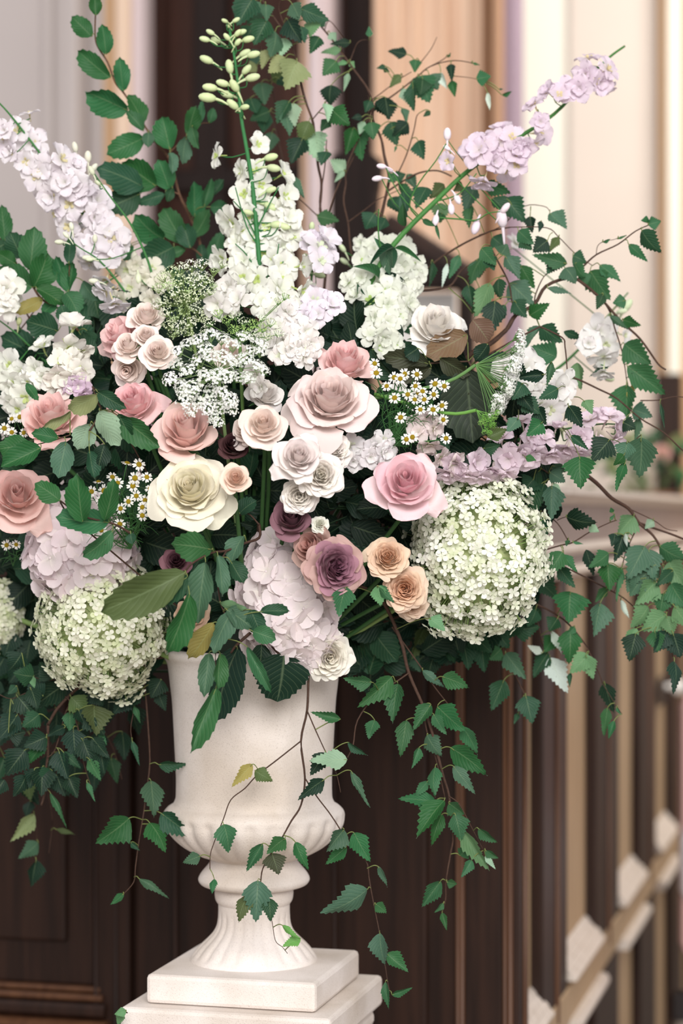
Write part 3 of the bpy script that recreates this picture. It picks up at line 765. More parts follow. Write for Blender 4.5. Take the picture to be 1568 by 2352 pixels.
def spike(name, label, stem, y0, y1, florets, col, ccol, buds='', budcol=srgb(196, 212, 160), stemcol=srgb(66, 128, 66), rad=3.0, seed=1, twigs='', cat='delphinium', group=None, face=0.9, double=0.5, lances='', tie=True, hug=0.02, behind=False):
    """florets: 'x y size [dx dy];...' positions in the picture give places on the spike; dx dy the way the mouth looks"""
    R = random.Random(seed); v = [float(q) for q in stem.split()]; n = len(v) // 2
    P = [at(v[2 * i], v[2 * i + 1], y0 + (y1 - y0) * i / max(1, n - 1)) for i in range(n)]
    r = root(name, P[0], label, cat, group); off = r.location; mb = MB()
    if tie: mb.tube([CORE * 0.8 + P[0] * 0.2 - off, P[0] * 0.6 + CORE * 0.4 - off, Vector((0, 0, 0))], rad / 1000, rad / 1000, 6, 3)
    mb.tube([p - off for p in P], rad / 1000, rad / 1000 * 0.35, 7, 4)
    dense = [P[i].lerp(P[i + 1], k / 8) for i in range(n - 1) for k in range(8)] + [P[-1]]
    def near(px, py):
        return min(dense, key=lambda p: (CX + (p.x - CAMX) * F / (p.y - CAMY) - px) ** 2 + (CY - (p.z - CAMZ) * F / (p.y - CAMY) - py) ** 2)
    for tok in florets.split(';'):
        q = [float(a) for a in tok.split()]
        if len(q) < 3: continue
        s = near(q[0], q[1]); flat = at(q[0], q[1], s.y); rad_v = flat - s; dist = rad_v.length
        front = 0.014 if behind else -math.sqrt(max(0.0, 0.045 ** 2 - min(dist, 0.045) ** 2)) if R.random() < 0.8 or behind else 0.012
        Yf = s.y + front
        if hug is not None and ((q[0] - 700) / 820.0) ** 2 + ((q[1] - 1080) / 560.0) ** 2 < 1: Yf = min(Yf, dome(q[0], q[1]) + hug)
        pos = at(q[0], q[1], Yf + R.uniform(-.006, .006))
        d = (rad_v.normalized() * min(1.0, dist / 0.045) if dist > 1e-5 else Vector((0, 0, 0))) * 0.7 + Vector((R.uniform(-.35, .35), -face, R.uniform(-.25, .35)))
        if len(q) > 4: d = Vector((q[3], -0.35, -q[4]))
        sz = q[2] * mpp(s.y) * 1.08
        spike_floret(r, pos, d.normalized(), sz, col, ccol, R, double)
        mb.tube([s - off, s.lerp(pos, 0.5) - off + Vector((0, 0, -.004)), pos - d.normalized() * sz * 0.2 - off], 0.0010, 0.0008, 4, 2)
    for tok in buds.split(';'):
        q = [float(a) for a in tok.split()]
        if len(q) < 3: continue
        s = near(q[0], q[1] + 25); pos = at(q[0], q[1], s.y + R.uniform(-.03, .005)); L_ = q[2] * mpp(s.y)
        out = pos - s; dd = Vector((out.x, -0.2 * abs(out.x) - 0.004, out.z * 0.4 + R.uniform(-.004, .008))).normalized()
        if len(q) > 4: dd = Vector((q[3], -0.2, -q[4])).normalized()
        b = MB(); qq = dd.to_track_quat('Z', 'Y')
        b.ball((0, 0, 0), L_ * 0.30, L_ * 0.27, L_ * 0.5, qq, 8, 6)
        b.tube([-dd * L_ * 0.35, -dd * L_ * 0.8 + Vector((0, 0, -L_ * .08)), -dd * L_ * 1.15 + Vector((0, 0, -L_ * .25))], L_ * 0.11, L_ * 0.05, 5, 2)
        b.build('bud', M['bud'], r, jit(budcol, 0.06), mw=Matrix.Translation(pos - off))
        mb.tube([s - off, s.lerp(pos, 0.55) - off + Vector((0, 0, -0.006)), pos - dd * L_ * 0.4 - off], 0.0009, 0.0008, 4, 3)
    for tok in twigs.split(';'):
        q = [float(a) for a in tok.split()]
        if len(q) >= 4:
            s = near(q[0], q[1]); mb.tube([at(q[i], q[i + 1], s.y - 0.008 * (i / 2)) - off for i in range(0, len(q) - 1, 2)], 0.0013, 0.0008, 5, 3)
    for tok in lances.split(';'):
        q = tok.split()
        if len(q) < 4: continue
        a_, b_, c_, d_ = (float(x) for x in q[:4]); s = near(a_, b_)
        leaf_obj(r, at(a_, b_, s.y - .006), at(c_, d_, s.y - .006 - R.uniform(0, .02)), float(q[4]) * mpp(s.y), 'lance', q[5])
    mb.build('stem', M['stem'], r, stemcol)
    return r

# ---------------------------------------------------------------- chamomile and lace flowers
dr = MB()
for k in range(12):
    a = 2 * PI * k / 12 + (0.08 if k % 2 else -0.05); L_ = 1.0 if k % 3 else 0.9; vs = []; uv = []
    for (t, w_, z) in ((0.34, 0.07, 0.02), (0.6, 0.135, 0.03), (0.88, 0.13, -0.02), (1.0 * L_, 0.06, -0.06)):
        for s in (-1, 1): vs.append((t * math.cos(a) - s * w_ * math.sin(a), t * math.sin(a) + s * w_ * math.cos(a), z)); uv.append((.5, .9))
    dr.add(vs, [(0, 1, 3, 2), (2, 3, 5, 4), (4, 5, 7, 6)], uv)
DRAY = mesh_of('ray_petals', dr.v, dr.f, M['floret'], dr.uv)
dd_ = MB(); dd_.ball((0, 0, 0.06), 0.42, 0.42, 0.26, None, 12, 6); DDISC = mesh_of('disc', dd_.v, dd_.f, M['disc'], dd_.uv)
def daisies(label, pts, root_px, off=0.0, size=27, seed=5):
    R = random.Random(seed); c = at(root_px[0], root_px[1], dome(*root_px) + 0.07 + off)
    r = root('chamomile_sprig', c, label, 'chamomile'); mb = MB(); offv = r.location
    for tok in pts.split(';'):
        q = [float(a) for a in tok.split()]
        if len(q) < 2: continue
        Y = dome(q[0], q[1]) + off + R.uniform(-.012, .012); p = at(q[0], q[1], Y)
        d = Vector((R.uniform(-.45, .45), -1, R.uniform(-.1, .6)))
        if len(q) > 2: d = Vector((R.uniform(-.3, .3), -0.25, 1))
        d.normalize(); sc = size / 2 * mpp(Y) * R.uniform(0.9, 1.12)
        h = mk('flower_head', DRAY, r, Matrix.Translation(p - offv) @ frame(d, R.uniform(0, 6.3)).to_4x4() @ Matrix.Scale(sc, 4), srgb(250, 248, 242))
        mk('disc', DDISC, h, None, jit(srgb(232, 196, 40), 0.06))
        mid = p * 0.55 + c * 0.45 + Vector((R.uniform(-.012, .012), 0.012, R.uniform(-.012, .012)))
        mb.tube([c - offv, mid - offv, p - d * 0.012 - offv, p - offv], 0.0009, 0.0007, 4, 3)
        for k in range(7):                    # feathery leaves
            a0 = c.lerp(p, R.uniform(0.15, 0.85)) + Vector((0, 0.008, 0)); a1 = a0 + Vector((R.uniform(-.022, .022), R.uniform(-.01, .01), R.uniform(-.018, .022)))
            mb.tube([a0 - offv, a0.lerp(a1, .5) + Vector((0, 0, .003)) - offv, a1 - offv], 0.0007, 0.0003, 3, 2)
    mb.build('stem', M['stem'], r, srgb(70, 122, 66)); return r
def tuft(seed, n, white):
    R = random.Random(seed); mb = MB()
    for i in range(n):
        z = R.uniform(0.0, 1); a = R.uniform(0, 6.3); q = math.sqrt(1 - z * z) * R.uniform(.5, 1.0)
        p = Vector((q * math.cos(a), q * math.sin(a), z * 0.45)); nrm = (Vector((p.x, p.y, .9)) + Vector((R.uniform(-.4, .4), R.uniform(-.4, .4), 0))).normalized()
        m = Matrix.Translation(p) @ frame(nrm, R.uniform(0, 6)).to_4x4(); s = 0.17 if white else 0.12
        vs = [m @ Vector((0, 0, 0))]
        for k in range(10):
            aa = 2 * PI * k / 10; rr = s * (1.0 if k % 2 == 0 else 0.5); vs.append(m @ Vector((rr * math.cos(aa), rr * math.sin(aa), 0.03)))
        mb.add(vs, [(0, 1 + k, 1 + (k + 1) % 10) for k in range(10)], [(.5, 1.)] * 11)
    return mesh_of('umbellet', mb.v, mb.f, M['floret'], mb.uv)
TW = [tuft(k, 62, True) for k in range(4)]; TG = [tuft(k + 9, 52, False) for k in range(4)]
def umbel(label, items, root_px, yoff, cols, white=True, raycol=srgb(132, 164, 96), seed=2, stem_to=None, d0=(0, -0.6, 0.8), name='lace_flower'):
    R = random.Random(seed); c = at(root_px[0], root_px[1], dome(*root_px) + yoff + 0.035)
    r = root(name, c, label, 'lace flower'); off = r.location; mb = MB()
    for tok in items.split(';'):
        q = [float(a) for a in tok.split()]
        if len(q) < 3: continue
        p = at(q[0], q[1], dome(*root_px) + yoff + R.uniform(-.02, .015)); sc = q[2] / 2 * mpp(p.y) * 1.28
        d = (Vector(d0) + (p - c).normalized() * 0.6 + Vector((R.uniform(-.2, .2), R.uniform(-.2, .2), R.uniform(-.2, .2)))).normalized()
        mk('umbellet', (TW if white else TG)[R.randrange(4)], r, Matrix.Translation(p - off) @ frame(d, R.uniform(0, 6)).to_4x4() @ Matrix.Scale(sc, 4), jit(cols[R.randrange(len(cols))], 0.04))
        mb.tube([Vector((0, 0, 0)), (p - c) * 0.6 + Vector((0, 0.006, -0.002)), p - c - d * 0.004], 0.0006, 0.0005, 4, 2)
        for k in range(9):
            a = 2 * PI * k / 9; e = p + (frame(d) @ Vector((math.cos(a), math.sin(a), 0.2))) * sc * 0.8
            s0 = p - d * sc * 1.0
            mb.tube([s0 - off, e - off], 0.0004, 0.0003, 3, 1)
    e = (Vector(CORE) if stem_to is None else at(*stem_to)) - c
    mb.tube([Vector((0, 0, 0)), e * 0.3 + Vector((0, 0.01, -0.01)), e], 0.0024, 0.0026, 6, 4)
    mb.build('stem', M['stem'], r, raycol); return r
# ================================================================ the flowers
BL, PK, CRM, WHT = srgb(244, 226, 220), srgb(248, 208, 208), srgb(252, 247, 228), srgb(250, 244, 238)
PKD, PCH, MAU, CAR = srgb(252, 218, 220), srgb(248, 214, 200), srgb(150, 104, 118), srgb(226, 170, 130)
# px, py, diameter, tilt (right, up), type, inner, outer, label, depth offset
rose(757, 903, 205, (0.06, 0.78), 'open', srgb(247, 228, 222), srgb(245, 228, 224), 'widest blush rose, fully open, just right of the white lace flower', -0.035)
rose(792, 826, 150, (0.10, 1.03), 'tea', srgb(250, 212, 211), srgb(250, 217, 213), 'pink rose tucked behind the top of the widest blush rose', 0.035)
rose(932, 1104, 178, (-0.05, 0.48), 'tea', srgb(251, 206, 213), srgb(251, 217, 222), 'clear pink rose at the upper left edge of the large right hydrangea', -0.04, outer_last=srgb(250, 222, 225))
rose(434, 1116, 186, (-0.05, 0.42), 'open', srgb(252, 244, 219), srgb(252, 247, 228), 'large open cream rose left of the small peach spray rose', -0.05)
rose(428, 990, 150, (-0.05, 0.75), 'cup', srgb(250, 217, 210), srgb(251, 222, 214), 'cup-shaped pink rose standing on top of the cream rose', -0.01)
rose(40, 1138, 172, (0.12, 0.46), 'tea', srgb(250, 212, 206), srgb(250, 216, 208), 'pink rose cut by the left edge of the picture', -0.03)
rose(116, 952, 168, (-0.05, 0.98), 'tea', srgb(251, 214, 210), srgb(250, 217, 210), 'pink rose under the bunch of pale spotted leaves at left', 0.0)
rose(304, 922, 142, (-0.25, 0.73), 'tea', srgb(250, 203, 207), srgb(250, 213, 212), 'pink rose below the cluster of blush spray roses', -0.01)
rose(272, 768, 128, (-0.80, 0.73), 'tea', srgb(250, 214, 212), srgb(250, 216, 213), 'pink rose seen from the side behind the blush spray roses', 0.02)
rose(336, 722, 92, (0.10, 0.88), 'spray', srgb(253, 236, 227), srgb(253, 240, 233), 'blush spray rose at the top of its cluster', 0.0, name='spray_rose')
rose(335, 768, 66, (0.15, 0.58), 'spray', srgb(253, 236, 227), srgb(253, 240, 233), 'smallest blush spray rose in the middle of its cluster', -0.03, name='spray_rose')
rose(294, 790, 84, (-0.15, 0.73), 'spray', srgb(253, 236, 227), srgb(253, 240, 233), 'blush spray rose low at the left of its cluster', -0.025, name='spray_rose')
rose(362, 806, 88, (0.02, 0.43), 'spray', srgb(253, 236, 227), srgb(253, 240, 233), 'blush spray rose facing forward above the pink rose', -0.035, name='spray_rose')
rose(292, 850, 84, (-0.20, -0.35), 'spray', srgb(253, 236, 227), srgb(253, 240, 233), 'pale spray rose drooping under its cluster', 0.015, name='spray_rose')
rose(604, 972, 112, (0.00, 0.56), 'spray', srgb(253, 232, 220), srgb(253, 239, 230), 'blush cream spray rose below the white lace flower', -0.04, name='spray_rose')
rose(566, 985, 96, (-0.50, 0.58), 'spray', srgb(253, 236, 227), srgb(253, 240, 233), 'blush spray rose half hidden at the left of another one', 0.0, name='spray_rose')
rose(685, 1046, 126, (0.10, 0.40), 'tea', srgb(252, 240, 237), srgb(252, 244, 241), 'pale blush rose beside the white garden roses', -0.06)
rose(541, 1096, 74, (0.05, 0.40), 'spray', srgb(251, 218, 199), srgb(252, 230, 214), 'small peach spray rose at the right of the cream rose', -0.065, name='spray_rose')
rose(772, 1030, 92, (0.5, 0.25), 'garden', srgb(251, 246, 238), WHT, 'white garden rose at the top of the white trio', -0.02, name='garden_rose')
rose(738, 1090, 106, (0.05, 0.12), 'garden', srgb(251, 245, 233), WHT, 'white garden rose in the middle of the white trio', -0.05, name='garden_rose')
rose(686, 1140, 88, (-0.05, -0.10), 'garden', srgb(251, 245, 235), WHT, 'white garden rose at the bottom of the white trio', -0.03, name='garden_rose')
rose(758, 1512, 116, (0.15, -0.15), 'garden', srgb(252, 246, 231), srgb(252, 248, 239), 'cream garden rose hanging over the rim of the urn', -0.03, name='garden_rose')
rose(668, 1192, 96, (-0.1, 0.55), 'cup', srgb(112, 74, 84), srgb(156, 116, 126), 'dusky mauve rose under the white trio', 0.0)
rose(776, 1300, 142, (0.35, 0.12), 'garden', srgb(150, 100, 122), srgb(190, 146, 158), 'ruffled mauve rose with peach outer petals', -0.055, outer_last=srgb(206, 171, 164))
rose(722, 1262, 110, (-0.7, 0.45), 'cup', srgb(196, 142, 132), srgb(214, 181, 171), 'dusky pink rose opening behind the ruffled mauve rose', -0.01, outer_last=srgb(216, 184, 173))
rose(405, 1290, 72, (0.0, 0.3), 'cup', srgb(110, 72, 84), srgb(146, 104, 114), 'mauve rose buried behind the curled leaves', 0.0)
rose(535, 1024, 74, (-0.1, 0.5), 'cup', srgb(72, 44, 48), srgb(104, 72, 74), 'dark burgundy rose between cream and blush roses', 0.02)
rose(890, 1276, 100, (0.0, 0.35), 'garden', srgb(238, 194, 160), srgb(244, 220, 196), 'caramel peach rose above the other caramel rose', -0.01)
rose(928, 1352, 104, (-0.1, 0.05), 'garden', srgb(238, 188, 152), srgb(244, 220, 198), 'caramel peach rose below against the right hydrangea', -0.02)
rose(946, 1388, 76, (0.1, -0.1), 'garden', srgb(240, 202, 174), srgb(244, 222, 202), 'smallest caramel rose lowest against the right hydrangea', 0.0)
rose(1002, 742, 148, (0.10, 0.73), 'tea', srgb(252, 246, 238), srgb(252, 248, 244), 'white rose standing above the bronze leaf', 0.05)
rose(522, 806, 84, (-0.10, 0.68), 'spray', srgb(253, 236, 227), srgb(253, 240, 233), 'blush spray rose showing through the lace flower', 0.05, name='spray_rose')
rose(610, 900, 92, (0.30, 0.78), 'spray', srgb(252, 246, 240), srgb(252, 247, 243), 'white spray rose under the lace flower tips', 0.05, name='spray_rose')
rose(735, 1204, 42, (0.1, 0.2), 'garden', srgb(252, 252, 237), srgb(252, 252, 242), 'tiny greenish white rosette above the pink mophead', 0.0, name='garden_rose')
rose(440, 1410, 80, (0.1, 0.1), 'garden', srgb(196, 140, 100), srgb(214, 185, 162), 'caramel rose almost hidden behind the bent leaves', 0.02)

panicle(1095, 1274, 158, 190, 22, 1300, srgb(253, 252, 244), srgb(236, 241, 208), 'largest white and lime hydrangea head at right', 0.05, seed=4)
panicle(236, 1434, 148, 162, 21, 1150, srgb(253, 251, 238), srgb(234, 240, 200), 'white and lime hydrangea head at left over the urn rim', 0.035, seed=9)
panicle(-2, 1412, 52, 80, 21, 320, srgb(250, 248, 232), srgb(220, 230, 180), 'small hydrangea head cut by the left edge', 0.03, seed=12)
mophead(658, 1388, 102, 148, 80, 120, srgb(252, 242, 242), srgb(248, 236, 238), 'blush mophead hydrangea hanging in the middle over the urn', 0.06, 3, -0.22)
mophead(186, 1262, 112, 122, 76, 110, srgb(251, 239, 241), srgb(248, 233, 237), 'pale lilac mophead hydrangea behind the left lime hydrangea', 0.085, 8)

LIL, LILW, WG = srgb(238, 229, 238), srgb(243, 236, 240), srgb(247, 247, 238)
spike('delphinium_spike', 'pale lilac delphinium spike leaning to the upper left', '330 720 300 668 255 590 190 490 120 390 60 310 20 260 -10 228', 0.06, -0.02,
      '68 262 46 -.1 -1;14 322 56;40 300 60;72 330 76;28 350 60;100 388 74;140 366 72 .6 -.2;168 384 60;84 402 70;172 425 78;122 452 70;196 496 92;188 446 70;222 462 76;236 518 70;252 546 88;246 590 84;204 556 66;10 300 50;150 420 66;130 490 62 -.7 .2;216 500 70;278 560 60 .6 0;160 470 70;246 640 60 -.4 .8;262 694 66 .2 1;244 668 64 -.5 .5;110 430 66;60 370 56;205 600 60 -.3 .8;158 520 62;228 560 76',
      LILW, srgb(226, 216, 172), '172 338 26 -.2 -1;202 360 28 0 -1;215 386 26 .5 -.6;236 503 30 -.8 .3;148 520 24;203 594 22;216 646 24;136 556 20', srgb(228, 226, 206), face=1.0, seed=2)
spike('delphinium_spike', 'slender bare green delphinium stem crossing in front of the lilac spike', '432 790 370 700 340 600 300 515 252 450 216 398', 0.0, -0.05, '', LILW, LILW, '210 392 24 -.4 -.8;224 420 18;318 640 26 .1 1;206 596 18', srgb(216, 222, 190), rad=2.4, seed=3)
spike('delphinium_spike', 'thin budded delphinium stem ending at left of the pink rose', '325 730 280 660 230 600 185 570 160 552', -0.01, -0.05, '', LILW, LILW, '136 556 22 -1 0;152 540 20 -.6 -.6;164 520 20 -.2 -1;218 548 20 0 -1;200 592 24 -1 0;216 646 26 -1 -.1', srgb(222, 224, 200), rad=1.9, seed=4)
spike('delphinium_spike', 'tall white delphinium spike with a long tip of green buds', '607 770 603 690 592 560 580 430 566 340 554 270 545 180 535 110 526 60', -0.06, 0.0,
      '590 332 56;500 358 56 -1 -.1;556 392 56 -.7 .1;598 424 56;646 402 62 .7 -.3;560 446 66;652 452 66;536 512 86 -.6 .3;606 470 60;612 524 70;662 500 62;646 566 74;560 536 66;516 596 74 -.6 .2;668 545 66;604 584 76;646 614 76;592 642 66;642 664 74;664 704 72;690 668 66 .6 .2;602 694 66;522 690 86 -.2 0;560 640 70;580 500 64;628 596 60;586 392 54;546 660 64;620 720 64;560 600 70;585 450 60;655 520 60;640 480 60;545 560 60;690 610 56 .6 0;590 550 66;640 640 66',
      WG, srgb(204, 220, 140), '516 48 18;524 60 14;483 74 22 -1 -.5;470 90 26 -1 -.2;496 92 26;521 85 22;546 76 22;546 97 22;474 137 34 -1 -.4;527 153 34 -.2 -1;482 201 36 -1 -.1;511 191 32;538 197 34;476 224 42 -1 -.1;522 217 34;534 240 34;554 74 26 1 -.3;570 90 30 1 -.2;582 125 32 1 -.2;562 122 30 1 -.5;566 160 30;580 178 36 1 -.2;562 246 26;542 46 20 .8 -.4;622 361 34 1 -.2;628 386 34 1 .2;620 474 34 .6 .3;636 516 34 1 0;652 520 30 1 .3;622 436 28;570 488 26', srgb(206, 220, 168), stemcol=srgb(52, 122, 66), rad=4.2, seed=6, face=0.9, behind=True, hug=0.06,
      twigs='586 540 560 490 536 462;590 560 566 520 540 430;592 520 618 470 640 430;598 640 570 590 540 560;600 660 632 600 640 560;603 700 640 640 650 600', double=0.3)
spike('delphinium_spike', 'lilac delphinium spike reaching to the upper right', '812 740 850 650 905 560 1000 462 1080 388 1190 316 1272 262 1340 190 1396 134 1434 106', -0.06, 0.08,
      '1352 136 62 -.1 -.9;1394 160 60 .4 -.2;1374 190 62;1330 204 66;1304 206 60;1262 214 56 -.5 -.3;1228 242 54 -.5 -.6;1236 304 66 .3 .1;1226 330 52 .5 .5;1150 304 66 -.2 -.7;1100 346 84;1132 372 66;1184 350 66;1160 390 56;1204 336 56;1110 414 62 -.2 1;1030 370 44 -.3 .1;1146 330 66;1080 350 58;1345 170 60;1390 200 50 .3 .8;1176 316 56;1284 220 54;1120 330 56;1186 378 54;1240 280 46',
      srgb(238, 222, 234), srgb(228, 214, 168), '1027 308 30 0 -1;1026 340 20;1050 457 28 .4 .8;1036 480 28 .1 1;1000 506 28 -.2 1;1092 522 36 -.3 1;1152 502 44 -.1 -.7;1160 478 30 .5 -.6;866 410 26 -1 .2;876 382 24 -1 -.1;894 390 20', srgb(240, 224, 232), stemcol=srgb(72, 132, 62), rad=4.6, seed=8, face=0.9,
      twigs='960 500 940 470 962 420 1000 370 1024 330;1000 462 1030 455 1060 440 1094 398;1010 500 1050 503 1092 506 1120 490 1148 486;880 590 872 560 868 520 870 480', double=0.7,
      lances='905 570 845 615 16 d;900 590 858 545 18 g;870 640 810 612 24 g;880 560 895 632 34 e;900 566 902 618 26 d;905 570 968 602 14 g;878 630 930 645 22 D;880 640 905 660 16 d;845 690 895 740 26 g;840 700 820 650 18 d;830 720 878 670 22 g;860 660 842 720 20 d;930 520 925 465 22 g;935 500 918 450 16 e;970 505 1000 520 14 g;1000 512 1010 552 8 g;850 720 880 700 30 l;700 660 760 700 24 d')
spike('delphinium_spike', 'dusty lilac delphinium spike drooping over the right hydrangea', '1000 1085 1060 1062 1130 1038 1200 1006 1300 985 1380 974 1432 976', -0.04, -0.06,
      '1394 962 74 .1 -.6;1352 968 70 -.2 -.6;1410 1004 60 .3 .4;1366 1014 72 0 .7;1300 1024 78 -.1 .7;1268 1034 72 0 .7;1216 1006 60;1190 1034 72 0 .6;1168 1054 72;1132 1072 66 -.1 .6;1092 1062 64;1050 1062 66 -.2 .3;1030 1080 60 -.2 .6;1244 1006 60 .2 -.4;1198 970 60 -.1 -1;1152 1010 62 -.2 -.5;1106 1090 60 0 .7;1332 1004 62;1410 980 50 .6 0;1230 1040 60 0 .7;1276 986 50 .1 -1;1160 1080 56 0 .8;1072 1088 54 0 .7;1210 1050 60;1330 1030 54 0 .8',
      srgb(242, 224, 234), srgb(230, 216, 210), '1290 985 20;1250 995 18;1340 978 16', srgb(206, 220, 170), rad=2.6, seed=9, face=0.7, double=1.0)
spike('delphinium_spike', 'white delphinium standing blurred against the cream wall at right', '1180 960 1240 880 1300 830 1340 790 1400 720 1442 672', 0.12, 0.18,
      '1372 762 84;1384 818 66 .1 .5;1206 846 84;1272 900 84;1290 874 60;1390 790 60;1260 940 66;1350 790 66;1432 770 44 .6 .1;1182 560 48 .4 -.4;1230 880 66;1240 930 60;1386 850 50 0 1;1160 850 60;1180 880 60', srgb(247, 244, 241), srgb(222, 228, 190), '1440 702 36 .4 -.6;1428 715 26;1398 870 26', srgb(216, 228, 190), rad=3.0, seed=11, face=0.9, double=0.8)
spike('delphinium_spike', 'white delphinium with ragged bells at the left edge', '190 900 150 870 100 826 40 768 -10 730', 0.02, 0.0,
      '26 842 84;40 880 78;70 880 66;60 912 70;28 925 56;8 860 60;84 850 60;100 800 60 -.3 -.6;50 855 60;44 940 54;96 866 54;30 890 60', WG, srgb(208, 220, 150), '150 838 22;130 826 20', srgb(214, 226, 180), rad=2.6, seed=13, face=0.8)
spike('delphinium_spike', 'white delphinium bells standing above the pink rose at left', '190 940 176 880 164 820 160 760 156 720', 0.02, 0.03,
      '168 756 76 .1 -.7;158 796 70 .2 .4;184 806 56 .5 .4;148 858 86 -.1 .4;172 868 72 .2 .5;180 880 54;140 830 56;128 880 60;186 850 60;168 832 60;160 880 70', srgb(247, 243, 234), srgb(206, 216, 150), '', rad=2.4, seed=15, face=0.8)
spike('delphinium_spike', 'white delphinium bloom cut by the left edge above', '60 800 40 740 20 690 0 650', 0.04, 0.02, '14 664 86;16 700 70;-6 680 70;30 690 60', srgb(250, 248, 240), srgb(230, 238, 208), '44 738 22', srgb(220, 226, 170), rad=2.0, seed=16, twigs='14 690 20 720 18 745')
spike('delphinium_spike', 'small mauve floret resting on the pink rose at left', '230 920 205 890 190 884', -0.03, -0.05, '180 886 56;150 892 40 -.7 .1;190 900 40 .3 .5', srgb(228, 204, 224), srgb(226, 220, 200), '', rad=1.2, seed=17, double=1)
spike('stock_spike', 'full white stock with green throats right of the tall white delphinium', '842 800 850 740 868 660 880 590 884 545', 0.10, 0.09,
      '860 575 60;900 570 60;930 585 60;840 600 60;880 610 66;920 620 66;950 610 56;830 640 62;870 650 66;910 660 66;945 650 60;820 680 50;850 690 62;890 700 66;925 690 62;860 730 56;890 740 60;915 730 56;850 770 56;880 780 60;905 790 50;800 650 46;870 560 50;920 560 50;955 630 50;940 700 50;870 800 50;830 560 40;870 620 66;900 640 66;890 670 66;850 620 60;900 600 60;925 650 60;880 770 60',
      srgb(242, 244, 232), srgb(186, 212, 130), '790 600 24 -.6 -.4;786 570 24 -.5 -.7;960 610 22 1 0;958 650 22 1 0;790 640 24', srgb(212, 226, 186), rad=3.4, seed=19, face=0.9, double=0.8, cat='stock', hug=0.10)
spike('delphinium_spike', 'pale lilac delphinium beside the white stock, on a thin upright stem', '704 780 712 700 716 610 716 515', 0.03, 0.02, '734 570 86 .3 -.3;744 556 70 .4 -.4;712 560 60;722 690 64;700 730 56;760 700 60;736 600 60;730 722 60', srgb(244, 236, 244), srgb(226, 236, 206), '734 632 28 .8 .2;704 590 22;700 610 20;716 520 22', srgb(212, 226, 180), rad=2.4, seed=21, face=0.8)
spike('stock_spike', 'white ruffled stock low in the middle beside the lace flower', '650 900 650 830 648 760 646 690', 0.03, 0.02, '648 780 66;664 806 60;628 790 54;676 770 60;700 760 60;640 750 60;690 800 60;660 720 60;612 760 50;590 860 60;600 890 50;712 790 60;700 820 54;640 820 50;530 660 60;500 700 66;548 690 66', srgb(248, 244, 240), srgb(232, 238, 214), '', rad=2.4, seed=23, double=0.8, cat='stock')
spike('delphinium_spike', 'pale pink delphinium florets beside the right chamomile', '900 1060 940 1020 975 990 990 950', -0.01, -0.03, '966 972 60;988 960 48 .4 -.3;984 1018 58 .1 .6;960 994 50;996 985 46;1010 1050 50;1036 1060 60', srgb(242, 228, 226), srgb(214, 226, 176), '1000 946 22', srgb(206, 222, 170), rad=1.8, seed=25, double=0.9, face=0.5)
spike('stock_spike', 'white ruffled florets beside the white trio of garden roses', '760 1090 800 1050 850 1010', 0.03, 0.02, '806 1024 56;830 1040 50;862 1026 56;850 1050 50;880 1040 56;880 1010 46;810 1060 46', srgb(244, 240, 240), srgb(226, 228, 206), '', rad=1.6, seed=27, double=0.9, cat='stock')
spike('stock_spike', 'cream backs of florets in the shade left of the lace flower', '400 760 380 700 340 650 320 615', 0.07, 0.07, '330 640 56;350 616 50;300 660 50;368 650 56;290 620 46;348 690 50;280 690 50;312 610 44', srgb(240, 236, 220), srgb(214, 222, 176), '308 590 26 0 .8;316 604 26 .2 1', srgb(224, 222, 200), rad=2.0, seed=29, cat='stock', hug=0.08)

# ---- lace flowers
WL = [srgb(250, 250, 246), srgb(244, 246, 240)]; GL = [srgb(222, 230, 194), srgb(238, 242, 220), srgb(196, 216, 164), srgb(246, 246, 236)]
umbel('white lace flower with cloud of tiny blossoms in the middle', '408 805 32;430 790 34;456 780 34;482 768 36;510 776 34;534 790 34;560 772 30;586 786 30;600 806 32;404 836 34;390 870 34;412 884 34;430 850 36;456 826 38;486 820 38;514 820 38;540 830 36;566 824 34;592 838 30;606 850 26;440 892 38;468 866 40;496 862 40;522 862 36;548 866 34;572 868 32;424 920 34;454 920 38;484 902 38;510 898 34;530 918 34;476 938 34;506 936 34;534 940 28;440 944 30;420 900 30;500 970 26;488 958 26;470 800 36;576 804 28;604 790 28',
      (500, 850), -0.055, WL, True, srgb(150, 180, 120), 31)
umbel('green domed lace flower going to seed behind the white one', '372 634 30;392 622 34;416 614 34;440 608 34;464 606 32;386 652 34;410 642 36;436 634 36;460 632 34;400 668 34;426 660 36;452 652 34;476 640 30;492 622 22;362 660 28;372 690 30;396 690 34;420 684 34;446 680 34;470 672 30;512 606 22;490 655 20;484 668 24;380 716 30;400 726 34;424 712 34;448 706 34;388 746 30;410 752 32;436 740 34;462 728 32;398 766 26;430 762 28;360 700 28',
      (430, 700), 0.0, GL, False, srgb(140, 166, 96), 32, None, (0, -0.5, 0.85))
umbel('pale green lace flower of fine rays at the right of the domed one', '500 720 26;520 734 28;540 724 26;560 738 26;582 744 28;604 752 28;622 740 24;560 760 28;586 770 30;612 772 28;536 756 26;640 764 24;602 730 20;480 740 26;470 756 24;656 680 20;640 690 22', (550, 780), -0.02, GL[:2] + [srgb(170, 200, 120)], False, srgb(120, 160, 90), 33, None, (0, -0.6, 0.8))
